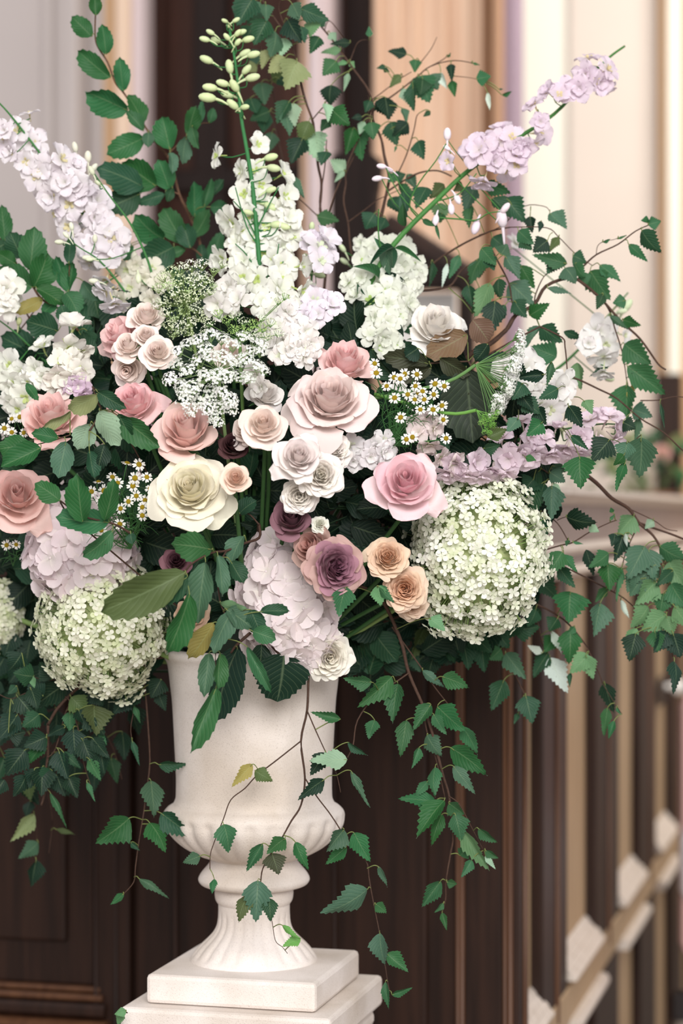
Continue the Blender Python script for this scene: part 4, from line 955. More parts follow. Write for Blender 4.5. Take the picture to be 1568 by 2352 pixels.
umbel('white lace flower turned sideways on a bowed green stem at right', '1196 768 27;1189 775 22;1198 786 27;1191 793 22;1194 804 30;1187 811 24;1190 822 32;1183 829 26;1186 840 32;1179 847 26;1182 858 32;1175 865 26;1176 876 32;1169 883 26;1170 894 32;1163 901 26;1162 908 30;1155 915 24;1150 918 27;1143 925 22;1138 928 22;1131 935 18;1176 840 27;1169 847 22;1170 862 30;1163 869 24;1164 884 30;1157 891 24;1156 926 25;1149 933 20;1188 800 25;1181 807 20;1182 886 25;1175 893 20;1140 912 22;1133 919 18;1150 940 22;1143 947 18;1130 948 17;1123 955 14', (1092, 838), -0.07, WL, True, srgb(108, 150, 88), 35, (860, 915, -0.2), (0.8, -0.35, 0.3))
umbel('green lace flower bud nodding on a bowed stem beside the bronze leaf', '1112 958 18;1124 966 20;1136 958 18;1106 970 16;1118 980 16;1132 976 16;1112 992 14;1124 994 14;1142 948 14', (1094, 942), -0.075, [srgb(132, 186, 84), srgb(160, 204, 110)], False, srgb(120, 176, 84), 36, (860, 905, -0.2), (0.4, -0.5, -0.4))

daisies('chamomile sprig of small yellow-eyed daisies beside the cream rose', '292 1064 1;319 1067;258 1096;310 1098;337 1096;226 1107 1;270 1110;305 1116;345 1122;210 1129;239 1127;313 1139;333 1149;295 1152;231 1149;249 1155;327 1165;355 1155;277 1168;327 1184;275 1204;206 1218;233 1218;241 1146;262 1130', (300, 1260), -0.015, 29, 5)
daisies('chamomile sprig of small yellow-eyed daisies right of the widest blush rose', '860 835;864 857;929 859;905 867;957 860;999 882;1020 887;888 887;906 914;936 906;952 918;970 899;961 902;996 906;974 918;965 941;994 941;1015 932;1018 964;920 959;1024 1007;933 1009;947 1004;954 887;919 870', (900, 1020), -0.02, 29, 6)
daisies('chamomile sprig of small daisies at the left edge by a pink rose', '27 962;27 993;10 984;55 994;46 958', (40, 1050), 0.0, 27, 7)
daisies('pair of small daisies at the left edge above the cut hydrangea', '15 1252;37 1251', (30, 1300), 0.0, 25, 8)
# ================================================================ foliage branches
branch('beech_branch', 'tall beech branch rising at the upper left with toothed oval leaves', 'beech branch',
 [(0.14, 0.04, 2.2, 1.0, '463 600 458 554 440 506 412 447 399 396 384 358 362 334 334 293 288 219 265 189 247 143 229 115 219 90 219 40 222 0'),
  (0.10, 0.10, 1.2, 0.8, '412 447 390 437 358 427'), (0.10, 0.10, 1.4, 0.9, '463 588 440 570 400 560 376 549'), (0.08, 0.08, 1.0, 0.7, '385 362 395 345 430 312 460 285 480 283')],
 '220 36 217 -12 28 B;211 84 164 38 40 B;244 125 234 55 36 B;253 179 178 116 46 B;284 209 275 130 38 B;293 253 195 210 68 B;329 283 293 219 42 B;329 301 289 255 30 g;331 316 244 355 52 B;325 318 292 352 26 y;341 304 339 339 26 e;390 344 372 268 54 B;433 311 451 242 38 B;460 283 464 230 16 g;480 283 489 247 22 g;441 291 456 342 26 g;428 314 420 377 36 e;390 350 395 400 24 e;358 427 279 373 76 B;330 430 222 385 66 d;322 445 246 478 62 d;389 435 363 366 48 B;379 447 315 468 30 d;396 430 384 464 22 d;447 498 446 417 42 B;468 475 486 410 22 g;488 450 514 412 24 d;482 475 523 473 38 g;376 549 310 491 64 B;424 560 376 478 54 g;437 570 420 512 44 d;445 545 480 480 40 g;399 567 320 606 66 d;427 572 376 593 24 g;481 608 509 531 32 g;465 610 462 560 26 d;290 570 270 520 40 d;300 560 285 600 40 g', 'beech', None, srgb(120, 86, 66))
branch('beech_branch', 'beech branch with broad glossy leaves at the left edge below the lilac spike', 'beech branch',
 [(0.05, -0.02, 1.4, 2.0, '0 548 18 557 38 606 69 637 77 660 97 688 133 708 150 723 180 760'), (0.04, 0.0, 1.2, 0.9, '180 760 156 700 156 672 160 610'), (0.06, 0.04, 1.2, 1.0, '97 688 60 740 20 790')],
 '13 555 3 470 38 B;18 557 -32 590 50 d;51 593 22 532 50 d;69 621 79 520 64 g;77 660 108 580 62 B;74 660 -5 612 76 g;36 606 -8 580 34 B;84 662 152 703 44 B;98 688 34 718 36 y;130 690 95 720 30 B;156 672 128 588 32 B;156 672 168 600 38 B;158 606 163 545 28 d;150 672 180 724 50 g;190 645 226 690 40 e;215 705 208 680 34 d;133 760 60 738 60 d;95 815 0 772 64 d;150 740 140 700 34 d;60 790 110 830 60 d;200 760 212 800 34 d;215 830 190 760 36 d;10 640 -20 700 60 d;176 715 205 745 34 d;230 690 215 720 30 g;60 850 85 900 50 d', 'beech', None, srgb(110, 80, 60))
branch('hornbeam_twig', 'twig of pale spotted leaves lying across the pink roses at left', 'hornbeam twig',
 [(-0.28, -0.30, 1.0, 1.6, '212 888 224 923 232 943 215 975 205 990'), (-0.26, -0.26, 1.0, 0.7, '161 999 120 1012 69 1025')],
 '224 908 155 940 52 t;162 945 86 988 24 t;228 943 274 1024 56 p;208 972 178 1034 54 p;224 900 290 938 34 d;272 950 302 1006 42 d;276 958 366 1028 54 g;133 1007 72 995 34 B;69 1022 -5 1032 52 B;94 1028 2 1072 48 B;151 1015 134 1098 52 e;205 1035 217 1100 32 d;240 1020 225 1080 40 D;60 880 88 920 20 B', 'beech')
branch('beech_twig', 'bright green leaf spray in front of the lilac mophead hydrangea', 'beech twig',
 [(-0.32, -0.29, 1.2, 1.8, '138 1150 190 1185 250 1200 275 1210 300 1225')],
 '138 1150 80 1110 48 B;190 1198 178 1086 58 B;250 1200 128 1186 64 B;258 1220 190 1278 44 g;240 1195 262 1100 44 B;300 1225 305 1250 24 d', 'beech')
branch('hornbeam_twig', 'bent twig of large curling leaves hanging in front of the urn rim', 'hornbeam twig',
 [(-0.24, -0.36, 2.0, 1.2, '595 1205 595 1235 560 1248 520 1265 485 1270 440 1295 425 1315'), (-0.30, -0.30, 1.2, 0.8, '520 1265 500 1310 505 1380 520 1430 495 1500 500 1570'), (-0.25, -0.22, 1.2, .8, '595 1205 570 1180 545 1185')],
 '487 1262 392 1250 66 g;472 1290 455 1432 56 e;425 1315 232 1405 82 o;430 1325 330 1392 70 d;435 1365 383 1502 58 B;500 1275 510 1370 36 e;560 1230 530 1300 42 e;520 1400 578 1442 52 e;535 1400 490 1500 50 e;490 1430 432 1514 52 y;505 1385 565 1398 22 l;597 1405 666 1404 28 d;580 1450 634 1470 40 g;575 1400 600 1460 40 d;480 1500 468 1602 36 e;505 1500 500 1585 34 g;496 1580 437 1730 48 g;567 1485 624 1592 26 g;530 1290 560 1340 40 d;550 1180 590 1150 40 d;510 1180 540 1140 46 d', 'beech')
branch('hydrangea_leaves', 'pair of large dark toothed leaves lying on the bowl of the urn', 'hydrangea leaves',
 [(-0.19, -0.20, 2.5, 1.5, '590 1440 545 1480 530 1500'), (-0.19, -0.20, 2.5, 1.5, '590 1440 630 1490 650 1510')],
 '545 1490 500 1655 90 D broad;652 1500 636 1612 124 D broad;600 1480 590 1560 50 D broad', 'broad')
branch('birch_twig', 'fine forked birch twig trailing down the front of the urn', 'birch twig',
 [(-0.17, -0.17, 1.9, 0.8, '712 1500 708 1559 705 1632 691 1702 700 1787 691 1849 668 1887 642 1934 624 1958 603 1996 598 2028 592 2040'),
  (-0.17, -0.17, 1.1, 0.6, '691 1702 639 1743 589 1782 562 1811 530 1837 513 1881 492 1934 483 1963 482 1996'),
  (-0.17, -0.19, 1.0, 0.5, '705 1632 724 1676 747 1726 771 1773 782 1820'),
  (-0.17, -0.16, 1.1, 0.6, '700 1787 727 1829 756 1867 779 1902 795 1931 839 1975 847 2014 852 2045 862 2096 871 2141 884 2215 889 2250 894 2275'),
  (-0.17, -0.17, 0.6, 0.4, '615 2110 624 2115 632 2160 648 2175 660 2190')],
 '580 1755 532 1808 32 y;585 1770 627 1795 36 o;513 1893 524 1959 54 g;460 1966 419 1982 30 e;492 2019 487 2054 20 B;603 1937 565 2003 30 g;655 1925 612 1962 42 g;624 1960 640 2010 54 M;678 1934 709 2000 30 B;592 2022 587 2119 62 e;570 2055 548 2120 42 o;618 2063 621 2118 38 d;648 2125 690 2158 14 L;690 2155 648 2174 26 L;782 1652 712 1635 26 g;747 1729 712 1782 42 D;797 1745 710 1747 50 p;745 1790 684 1838 38 D;790 1905 750 1957 50 e;812 1912 850 1980 48 B;795 1945 746 1986 32 B;868 1990 889 2038 18 e;844 2042 735 2097 60 e;862 2076 888 2098 30 g;872 2143 884 2217 48 e;887 2190 938 2233 36 g;900 2285 948 2268 18 g;885 2255 893 2318 20 g;805 1770 850 1855 20 e;798 1705 845 1735 18 d')
branch('birch_branch', 'birch branch hanging straight down right of the urn against dark panelling', 'birch branch',
 [(-0.15, -0.10, 2.8, 0.8, '872 1368 895 1411 923 1480 938 1544 971 1621 992 1682 1005 1733 1018 1784 1031 1829 1040 1920 1034 1962 1024 2023 1023 2065 1015 2096'),
  (-0.14, -0.16, 1.2, 0.8, '938 1546 908 1567 864 1595 821 1654 811 1710 798 1740'), (-0.13, -0.12, 1.2, 0.7, '900 1440 964 1529 997 1577 1033 1623'), (-0.12, -0.11, 0.9, 0.5, '1031 1829 1055 1848 1082 1899 1110 1953'), (-0.13, -.12, 1.2, .7, '971 1621 980 1680 1000 1740 1022 1834')],
 '854 1567 788 1557 36 g;900 1554 820 1625 52 g;913 1570 902 1663 50 g;933 1654 919 1740 40 g;860 1654 846 1698 38 g;989 1618 948 1678 42 g;1004 1623 1068 1680 66 B;995 1640 1025 1688 32 g;1015 1554 1077 1580 46 g;970 1540 1022 1580 22 e;980 1688 1015 1738 46 e;1034 1717 1119 1782 62 B;1062 1670 1096 1734 42 g;1040 1759 1092 1825 32 e;999 1762 999 1832 36 g;962 1717 945 1766 22 g;983 1793 949 1832 26 g;999 1840 914 1834 36 B;1020 1838 956 1927 54 B;1030 1845 1066 1872 44 g;1015 1870 990 1944 32 B;1045 1870 1058 1932 48 g;1059 1905 1124 2001 38 l;1056 1965 1082 1942 32 g;1083 1975 1058 2016 24 g;1098 1903 1142 1936 28 g;1114 1953 1145 1972 20 g;1114 1965 1138 1997 14 p;1012 2023 968 2084 36 g;1026 2026 1050 2030 24 g;1018 2074 997 2096 14 g;1015 2096 1026 2138 16 g;866 1345 874 1393 46 l;868 1345 907 1386 26 g;985 1420 1022 1450 36 l;795 1348 778 1417 56 g', front=-0.085)
branch('birch_branch', 'dark birch branch spreading low under the large right hydrangea', 'birch branch',
 [(0.0, 0.02, 2.0, 1.0, '900 1440 960 1470 1040 1480 1110 1475 1154 1476 1163 1512 1190 1565 1204 1595'), (0.0, 0.0, 1.2, .8, '900 1440 880 1500 850 1530')],
 '880 1385 850 1462 76 e;975 1440 945 1516 54 o;945 1500 965 1545 36 e;800 1500 890 1522 66 D;830 1490 800 1560 60 D;860 1480 870 1540 60 D;1010 1475 1046 1522 54 d;1060 1470 1075 1540 60 d;1105 1475 1112 1546 44 d;1150 1490 1122 1516 44 g;1157 1562 1127 1634 46 d;1160 1500 1210 1562 42 e;1207 1598 1222 1663 58 d;1190 1637 1180 1664 14 d;1080 1450 1130 1500 60 d;1000 1500 985 1560 50 D;1130 1440 1170 1490 60 d;1200 1420 1160 1470 56 d;1180 1450 1240 1440 50 d;920 1450 905 1520 50 D;1060 1480 1020 1530 50 D;1230 1330 1280 1376 54 d;1240 1400 1200 1440 50 d')
branch('birch_branch', 'birch branch trailing right below the hydrangea with silvery leaf backs', 'birch branch',
 [(-0.03, 0.02, 1.9, 0.7, '1180 1372 1193 1377 1234 1389 1279 1413 1309 1437 1342 1479 1369 1532 1384 1571'), (0.02, 0.05, 1.5, .8, '1193 1377 1230 1420 1246 1480 1262 1510'), (0.0, 0.0, .6, .5, '1384 1571 1408 1610 1428 1640')],
 '1309 1359 1306 1432 80 B;1309 1446 1306 1526 54 B;1276 1460 1250 1499 44 B;1265 1450 1290 1502 22 P;1350 1502 1308 1547 50 l;1345 1505 1362 1562 38 l;1388 1568 1409 1637 42 D;1395 1625 1386 1692 28 g;1410 1655 1397 1698 17 B;1415 1625 1426 1642 8 g;1262 1510 1304 1592 52 P;1245 1500 1210 1482 20 P;1258 1500 1224 1557 46 d;1280 1420 1260 1450 40 d;1230 1400 1210 1440 44 d;1320 1440 1300 1460 20 g;1310 1545 1308 1580 12 d')
branch('birch_branch', 'long birch bough sweeping down to the right edge with drooping leaves', 'birch branch',
 [(-0.05, -0.02, 4.2, 1.4, '1190 1010 1250 1020 1306 1049 1327 1076 1369 1109 1404 1144 1443 1168 1467 1201 1500 1231 1518 1264 1527 1309'), (-0.02, 0.02, 1.8, 1.4, '1467 1201 1509 1216 1568 1237 1620 1260'), (-0.02, -0.02, 0.9, .6, '1443 1168 1500 1195 1530 1215 1555 1220'), (-0.03, -.03, 1.1, .6, '1527 1309 1535 1360 1530 1420 1545 1510'), (-0.03, -.03, 1.0, .6, '1467 1205 1440 1260 1420 1330 1410 1360'), (-.03, -.03, 1.0, .6, '1518 1290 1510 1380 1508 1440')],
 '1455 1185 1416 1232 54 l;1435 1225 1440 1258 11 P;1430 1230 1410 1292 38 D;1412 1225 1404 1256 28 D;1480 1255 1440 1332 70 e;1490 1262 1500 1332 54 e;1515 1255 1578 1286 54 g;1535 1290 1572 1348 64 l;1545 1310 1503 1347 34 d;1506 1335 1458 1390 60 l;1458 1310 1440 1362 34 e;1488 1392 1447 1442 54 l;1530 1410 1471 1450 54 l;1548 1392 1588 1442 54 l;1524 1362 1515 1412 54 g;1530 1415 1545 1460 40 l;1461 1443 1436 1492 32 l;1460 1455 1444 1520 52 D;1503 1449 1510 1499 44 g;1545 1455 1562 1512 66 D;1530 1450 1500 1500 44 D;1548 1518 1546 1594 36 D;1500 1195 1480 1215 24 p;1428 1300 1416 1382 20 g;1395 1294 1400 1358 54 B;1398 1270 1351 1304 38 g;1345 1262 1364 1324 30 D;1500 1300 1460 1340 50 e;1540 1340 1580 1400 54 g;1470 1330 1445 1370 44 e;1520 1300 1480 1330 40 e')
branch('birch_branch', 'bare forked birch twig with one dark leaf right of the large hydrangea', 'birch branch',
 [(-0.08, -0.06, 1.4, .7, '1230 1270 1258 1261 1290 1252 1315 1246 1354 1222 1398 1201 1416 1195'), (-0.07, -.07, 1.1, .7, '1243 1174 1279 1201 1303 1240'), (-0.05, 0.02, 1.5, .8, '1240 1280 1297 1303 1333 1320 1384 1347 1428 1371 1455 1395'), (-.06, -.06, .8, .6, '1279 1195 1290 1190 1300 1187')],
 '1300 1187 1372 1200 56 D;1291 1267 1257 1322 48 g;1294 1273 1326 1314 28 B;1282 1303 1321 1351 36 d;1393 1350 1366 1384 22 g;1378 1385 1364 1463 64 e;1425 1378 1446 1422 15 P;1240 1180 1257 1238 36 d;1406 1178 1402 1165 12 B;1352 1208 1376 1222 22 p;1315 1246 1340 1250 8 g;1305 1240 1300 1255 14 g;1400 1195 1412 1180 8 g')
branch('birch_branch', 'cluster of hanging birch leaves at the top right edge of the large hydrangea', 'birch branch',
 [(-0.09, -0.08, 1.4, .8, '1200 1060 1240 1075 1262 1090 1267 1100')],
 '1267 1115 1265 1197 50 e;1235 1120 1222 1188 48 d;1262 1085 1298 1108 42 e;1240 1080 1195 1110 60 d;1270 1070 1300 1085 36 e;1270 1110 1290 1135 14 p;1225 1100 1200 1130 50 d;1250 1110 1230 1160 44 d', 'birch')
branch('birch_branch', 'arching birch branch rising and drooping over the white delphinium at right', 'birch branch',
 [(-0.02, 0.0, 4.0, 1.2, '1085 810 1125 790 1150 769 1166 753 1185 723 1227 699 1254 657 1310 638 1342 654 1382 689 1427 739 1470 779 1510 835 1529 849'),
  (0.0, -0.02, 1.6, .8, '1315 635 1337 614 1369 585 1419 561 1459 531 1494 515'), (0.0, 0.0, 1.4, .7, '1385 690 1401 718 1411 753 1427 803 1435 846 1438 870'), (0.0, 0.0, 1.2, .6, '1227 695 1230 675 1249 635 1278 614'), (.02, .03, .9, .5, '1100 540 1150 520 1203 474 1249 474 1262 485'), (.0, 0.02, .9, .6, '1171 522 1254 523 1283 545 1318 580 1360 610'), (0.0, -.02, .6, .4, '1369 583 1372 565 1385 555 1410 550 1438 540')],
 '1488 516 1518 508 30 g;1484 512 1484 495 22 B;1473 529 1520 582 52 d;1443 561 1488 602 24 B;1384 556 1402 548 10 B;1418 549 1440 540 6 g;1302 606 1221 585 38 g;1355 622 1401 690 66 g;1340 625 1345 660 30 g;1377 609 1426 648 36 g;1297 615 1322 652 54 e;1315 588 1346 604 42 d;1257 662 1314 675 18 e;1385 675 1369 712 26 d;1437 690 1406 697 34 g;1430 734 1472 748 30 B;1400 725 1445 758 18 e;1216 725 1263 696 38 B;1195 610 1228 664 38 B;1170 650 1226 702 64 e;1262 490 1302 526 46 e;1217 497 1222 536 26 D;1243 507 1237 534 15 D;1190 530 1226 562 42 g;1195 550 1222 574 36 d;1257 552 1223 580 44 D;1283 545 1260 580 26 o;1160 455 1206 512 54 d;1130 455 1170 500 40 d;1110 425 1175 445 42 g;1294 761 1355 782 22 d;1240 750 1292 787 48 d;1278 820 1218 795 56 g;1238 750 1202 806 26 e;1433 790 1497 838 62 g;1440 841 1528 907 60 g;1325 833 1334 897 40 l;1398 820 1353 866 20 e;1438 884 1438 967 66 g;1446 868 1464 856 22 d;1444 920 1456 875 18 y;1452 940 1499 958 42 e;1467 956 1460 1022 24 e;1280 590 1256 630 40 d;1180 690 1210 730 44 d;1320 605 1345 640 40 g')
branch('birch_branch', 'birch leaves hanging over the drooping lilac spike at right', 'birch branch',
 [(-0.09, -0.10, 1.3, .6, '1240 750 1290 775 1297 796 1302 850 1305 913 1298 950 1291 983'), (-0.04, -0.05, 1.8, 1.0, '1190 940 1230 890 1267 860 1315 867 1377 895 1417 916 1470 961 1523 993 1566 1033 1600 1060'), (-.05, -.05, 1.0, .7, '1470 920 1510 919 1550 911 1590 915'), (-.08, -.09, .8, .6, '1470 1000 1440 1030 1436 1060'), (-.09, -.09, .8, .5, '1235 905 1245 935 1256 985'), (-.1, -.1, .8, .5, '1186 1000 1180 1020 1175 1034 1190 1050')],
 '1472 1005 1467 1099 86 e;1440 1015 1430 1060 50 e;1433 1044 1408 1069 28 B;1435 1063 1414 1129 28 B;1400 1010 1358 1060 64 D;1330 1048 1334 1125 76 B;1282 892 1236 917 36 d;1200 918 1241 952 46 d;1235 935 1256 977 42 D;1245 970 1208 1002 44 B;1190 960 1163 992 36 e;1305 932 1337 984 42 D;1340 920 1360 952 32 l;1266 830 1255 888 20 e;1515 925 1526 985 10 e;1206 1050 1232 1058 20 B;1310 1000 1352 1034 20 d;1120 1005 1165 985 36 o;1110 1030 1150 1020 34 d;1430 970 1460 985 40 D;1200 880 1175 920 50 d;1250 860 1180 868 30 D;1180 840 1210 870 40 D;1195 905 1225 945 40 D', front=-0.06)
branch('birch_branch', 'birch branch with pale spotted leaves hanging before the peach pilaster', 'birch branch',
 [(0.02, 0.06, 1.8, 1.2, '946 670 1028 660 1060 620 1100 600'), (0.06, 0.03, 2.0, 1.1, '940 660 959 640 1002 599 1053 566 1094 545 1130 530 1171 522'), (-0.02, -0.02, 1.6, 1.0, '1124 563 1145 604 1168 650 1175 690 1183 716')],
 '1109 589 1079 657 50 g;1160 589 1194 642 46 e;1124 650 1088 731 50 l;1137 691 1126 774 54 D;1122 590 1135 622 34 d;1083 472 1078 527 32 g;1012 466 1010 514 42 l;1090 428 1066 487 48 e;1020 423 985 457 36 o;980 430 955 482 46 d;925 440 930 497 46 d;1060 420 1040 440 30 o;990 600 985 662 20 d;1055 585 1030 642 26 g;1027 605 1014 662 14 P;1075 655 1085 707 32 d;1100 660 1110 700 34 e;1145 640 1150 690 40 d;1160 700 1120 760 30 d;1130 545 1160 570 40 d;928 745 952 772 26 g;1015 490 1005 510 24 g;1105 570 1140 610 40 g;1095 600 1100 640 44 e;1085 720 1092 690 20 g;1150 585 1165 560 40 e')
branch('copper_leaves', 'bronze and dark copper leaves round the base of the white rose', 'copper leaves',
 [(-0.13, -0.13, 1.6, 1.2, '960 870 975 845 985 835 1075 830'), (-0.13, -0.13, 1.6, 1.2, '1075 830 1090 860 1070 850')],
 '1072 768 978 818 66 b beech;1085 735 1122 785 56 c beech;985 835 878 818 50 M beech;990 845 905 862 44 M beech;1010 822 1080 860 46 M beech;1070 845 1086 1018 128 k beech;960 800 930 820 40 D beech;1120 790 1090 830 40 D beech;1100 830 1140 850 40 D beech', 'beech')
branch('birch_branch', 'birch branch rising in the centre with soft curling leaves at the top', 'birch branch',
 [(0.10, 0.04, 2.4, 1.2, '750 600 745 535 735 479 738 422 730 379 722 306 717 275 701 230 689 179 680 140 676 125 663 84 640 56 602 0 590 -20'), (0.06, 0.06, 1.2, .8, '738 430 746 380 750 320'), (0.05, 0.04, 1.0, .7, '717 275 738 250 750 240'), (.09, .09, 1.0, .7, '730 497 700 468 672 442'), (0.05, 0.02, 1.0, .6, '663 84 640 20 650 -10')],
 '545 5 541 42 22 e;580 -5 543 60 64 d;598 5 567 57 54 e;610 10 612 50 36 e;613 45 582 105 54 d;632 72 620 132 68 e;656 88 644 132 42 p;660 45 695 100 54 D;655 132 615 168 48 t;682 140 655 207 76 t;670 8 688 47 42 e;690 20 757 48 44 d;720 45 712 87 44 l;733 85 711 124 36 d;620 115 600 160 30 t;665 232 635 285 46 d;673 237 677 292 36 p;655 255 665 315 38 e;710 278 688 332 42 o;722 303 736 374 66 p;695 318 667 377 54 D;752 348 737 382 36 d;728 497 780 508 40 g;672 405 700 457 22 e;745 237 753 282 26 p;760 250 805 289 50 B;755 275 736 302 32 d;690 60 700 100 30 d;560 20 545 60 40 d;690 340 700 300 30 g')
branch('birch_branch', 'second birch branch behind, dark leaves left of the centre strip', 'birch branch',
 [(0.16, 0.14, 1.8, 1.0, '660 420 645 349 627 275 630 230 617 178 602 122 590 80 595 50')],
 '600 190 608 242 44 e;575 225 590 260 50 d;620 255 573 277 46 d;615 260 604 307 44 d;625 303 616 350 38 e;640 180 660 200 30 d;590 150 565 165 30 t;600 120 570 150 40 e;630 190 655 160 40 o;580 60 560 100 50 d', 'birch')
branch('birch_branch', 'bare grey birch branch with leaves hanging before the dark doorway', 'birch branch',
 [(0.08, 0.10, 2.6, 1.4, '860 580 865 540 870 522 883 463 893 407 882 357 875 319 857 275 857 242 844 204 811 158 780 115 745 70 700 20'), (0.10, 0.12, 1.8, 1.2, '810 600 804 565 799 512 789 463 794 422 794 397 817 351 830 320'), (.1, .1, 1.0, .6, '799 510 840 480 870 458 930 430'), (.1, .09, 1.0, .5, '803 142 812 118 820 100 832 92 850 92'), (.1, .1, .8, .5, '745 70 757 48 790 90 803 98')],
 '757 75 772 97 22 p;804 98 757 101 20 D;783 115 736 121 22 l;772 140 740 174 44 g;798 145 767 152 14 l;803 142 815 156 18 l;800 168 789 212 14 p;760 195 758 244 50 D;811 293 793 357 34 B;825 298 830 369 54 B;835 278 824 310 24 p;852 280 858 322 38 g;832 268 806 272 20 D;884 223 892 277 54 D;870 228 895 270 40 D;850 230 838 259 26 d;898 280 911 335 54 d;937 282 900 313 38 D;923 248 933 284 22 e;848 85 847 60 18 g;793 393 757 366 36 p;790 392 767 420 16 p;860 490 838 527 48 d;885 500 870 530 30 d;915 425 957 452 32 g;935 400 957 437 26 e;905 410 932 400 26 d;895 455 928 497 38 d;730 60 750 40 24 d;910 400 890 420 30 g')
branch('birch_branch', 'light birch branch of small heart-shaped leaves before the peach pilaster', 'birch branch',
 [(0.10, 0.10, 1.5, .6, '857 245 897 223 953 180 989 152 1045 139 1101 149'), (.1, .1, 1.0, .5, '857 228 880 210 920 180 945 165'), (.12, .1, .7, .4, '960 150 988 115 1003 85'), (.1, .1, .9, .5, '989 152 1015 138 1035 122'), (.08, .08, 1.3, .6, '905 420 912 402 933 356 950 300 956 269 962 260'), (.08, .08, 1.7, 1.1, '892 438 927 415 963 397 1004 392 1037 405'), (.1, .1, .6, .4, '1045 175 1075 178 1095 182')],
 '934 125 890 117 30 D;885 152 864 157 13 d;880 160 895 165 13 d;955 137 952 167 28 g;920 172 894 202 24 o;948 198 950 257 34 d;925 203 946 247 34 p;960 175 987 237 66 g;970 180 965 220 50 d;985 172 1006 207 46 e;1012 167 1028 205 24 P;1035 147 1038 190 22 D;1037 185 1045 224 22 B;1094 182 1128 175 38 B;1119 212 1124 255 13 P;1152 218 1176 209 13 B;1085 145 1102 150 6 g;960 323 975 368 38 d;988 256 971 268 14 d;1028 132 1034 120 6 g;1175 410 1165 393 18 d;1146 205 1155 205 5 d;910 335 905 350 6 g')
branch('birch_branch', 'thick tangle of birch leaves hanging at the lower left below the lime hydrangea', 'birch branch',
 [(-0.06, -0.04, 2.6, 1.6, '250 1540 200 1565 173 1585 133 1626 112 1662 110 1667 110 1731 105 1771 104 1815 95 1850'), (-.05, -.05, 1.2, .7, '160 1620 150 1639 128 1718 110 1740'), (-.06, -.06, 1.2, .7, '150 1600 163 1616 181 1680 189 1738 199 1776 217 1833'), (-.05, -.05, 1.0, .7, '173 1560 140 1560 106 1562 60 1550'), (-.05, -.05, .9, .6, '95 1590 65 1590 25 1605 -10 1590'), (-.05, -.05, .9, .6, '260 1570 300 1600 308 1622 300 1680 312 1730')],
 '78 1553 30 1545 54 d;71 1552 79 1582 20 l;38 1575 17 1595 22 d;146 1574 72 1630 60 D;70 1580 86 1632 46 D;163 1601 204 1645 48 o;215 1590 237 1622 44 D;180 1630 196 1667 44 D;215 1620 222 1690 74 o;168 1674 174 1747 56 D;150 1670 108 1692 28 D;160 1635 160 1682 34 g;107 1692 53 1717 54 D;107 1695 65 1755 46 B;58 1722 13 1782 66 D;98 1762 95 1830 60 D;80 1765 68 1812 44 D;135 1725 156 1792 54 D;145 1727 187 1767 24 d;212 1695 251 1742 38 D;222 1667 246 1714 16 g;204 1743 232 1794 28 g;157 1785 178 1834 42 D;199 1795 219 1842 13 g;115 1820 153 1902 15 g;318 1585 286 1630 44 D;308 1622 322 1662 15 g;303 1700 321 1759 15 d;370 1560 346 1605 54 D;362 1590 381 1634 32 D;40 1640 -5 1700 64 D;40 1600 80 1650 60 D;20 1690 60 1680 50 D;190 1700 215 1760 50 D;100 1600 60 1560 50 D;120 1560 90 1520 50 D;200 1640 240 1690 60 D;60 1780 30 1830 50 D;130 1780 150 1830 46 D;10 1790 -15 1830 40 D;230 1720 240 1780 40 D;50 1500 20 1540 60 D;90 1640 50 1670 50 d;290 1600 260 1640 50 D;120 1770 80 1800 46 d')  # leaf colours darkened to hold the shade at lower left
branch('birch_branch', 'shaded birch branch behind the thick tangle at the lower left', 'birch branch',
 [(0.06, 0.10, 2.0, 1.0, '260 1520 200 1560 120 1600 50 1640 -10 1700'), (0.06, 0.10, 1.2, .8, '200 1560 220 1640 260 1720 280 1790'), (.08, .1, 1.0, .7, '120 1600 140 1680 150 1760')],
 '60 1520 20 1570 64 D;110 1530 80 1590 62 D;160 1540 150 1610 60 D;210 1570 190 1640 60 D;250 1600 240 1670 56 D;290 1560 290 1640 56 D;330 1540 330 1610 50 D;40 1590 10 1650 60 D;90 1610 60 1680 60 d;130 1630 120 1710 60 D;180 1660 170 1730 56 D;230 1680 230 1750 54 D;280 1680 285 1750 46 D;20 1660 -10 1720 56 D;70 1690 50 1760 56 D;120 1730 100 1800 54 D;170 1740 165 1810 50 D;220 1760 215 1820 40 D;10 1740 -10 1800 46 d;300 1620 320 1690 50 D;-5 1560 -30 1620 50 D;60 1780 70 1840 40 o;255 1740 270 1800 36 d;10 1510 -20 1560 60 D;30 1450 10 1510 60 D;70 1470 60 1530 60 D')  # dark leaf colours carry the shade behind the tangle
branch('birch_twig', 'single birch twig hanging left of the urn with four round leaves', 'birch twig',
 [(-0.05, -0.07, 1.5, .6, '330 1520 332 1570 339 1654 344 1746 339 1800 332 1852 329 1873 319 1932 311 1991 307 2026 284 2053')],
 '364 1756 431 1755 28 d;346 1793 354 1878 56 e;297 1879 219 1937 74 B;370 1868 441 1922 54 d;343 1889 380 1958 52 B;319 2018 388 2064 20 e;284 2053 252 2078 20 B;300 1935 322 1954 14 d;378 1900 400 1905 20 d')
branch('birch_twig', 'soft shaded birch twig at the far lower left', 'birch twig',
 [(0.14, 0.14, 1.2, .6, '100 1740 107 1809 78 1865 85 1910 82 1970'), (.14, .14, .9, .5, '107 1809 120 1880 112 1960')],
 '78 1868 24 1934 38 t;88 1935 42 1972 38 e;83 1975 72 2038 44 D;129 1905 173 1917 15 o;70 1840 60 1880 30 D;60 1800 90 1850 40 D;120 1780 160 1830 50 D')
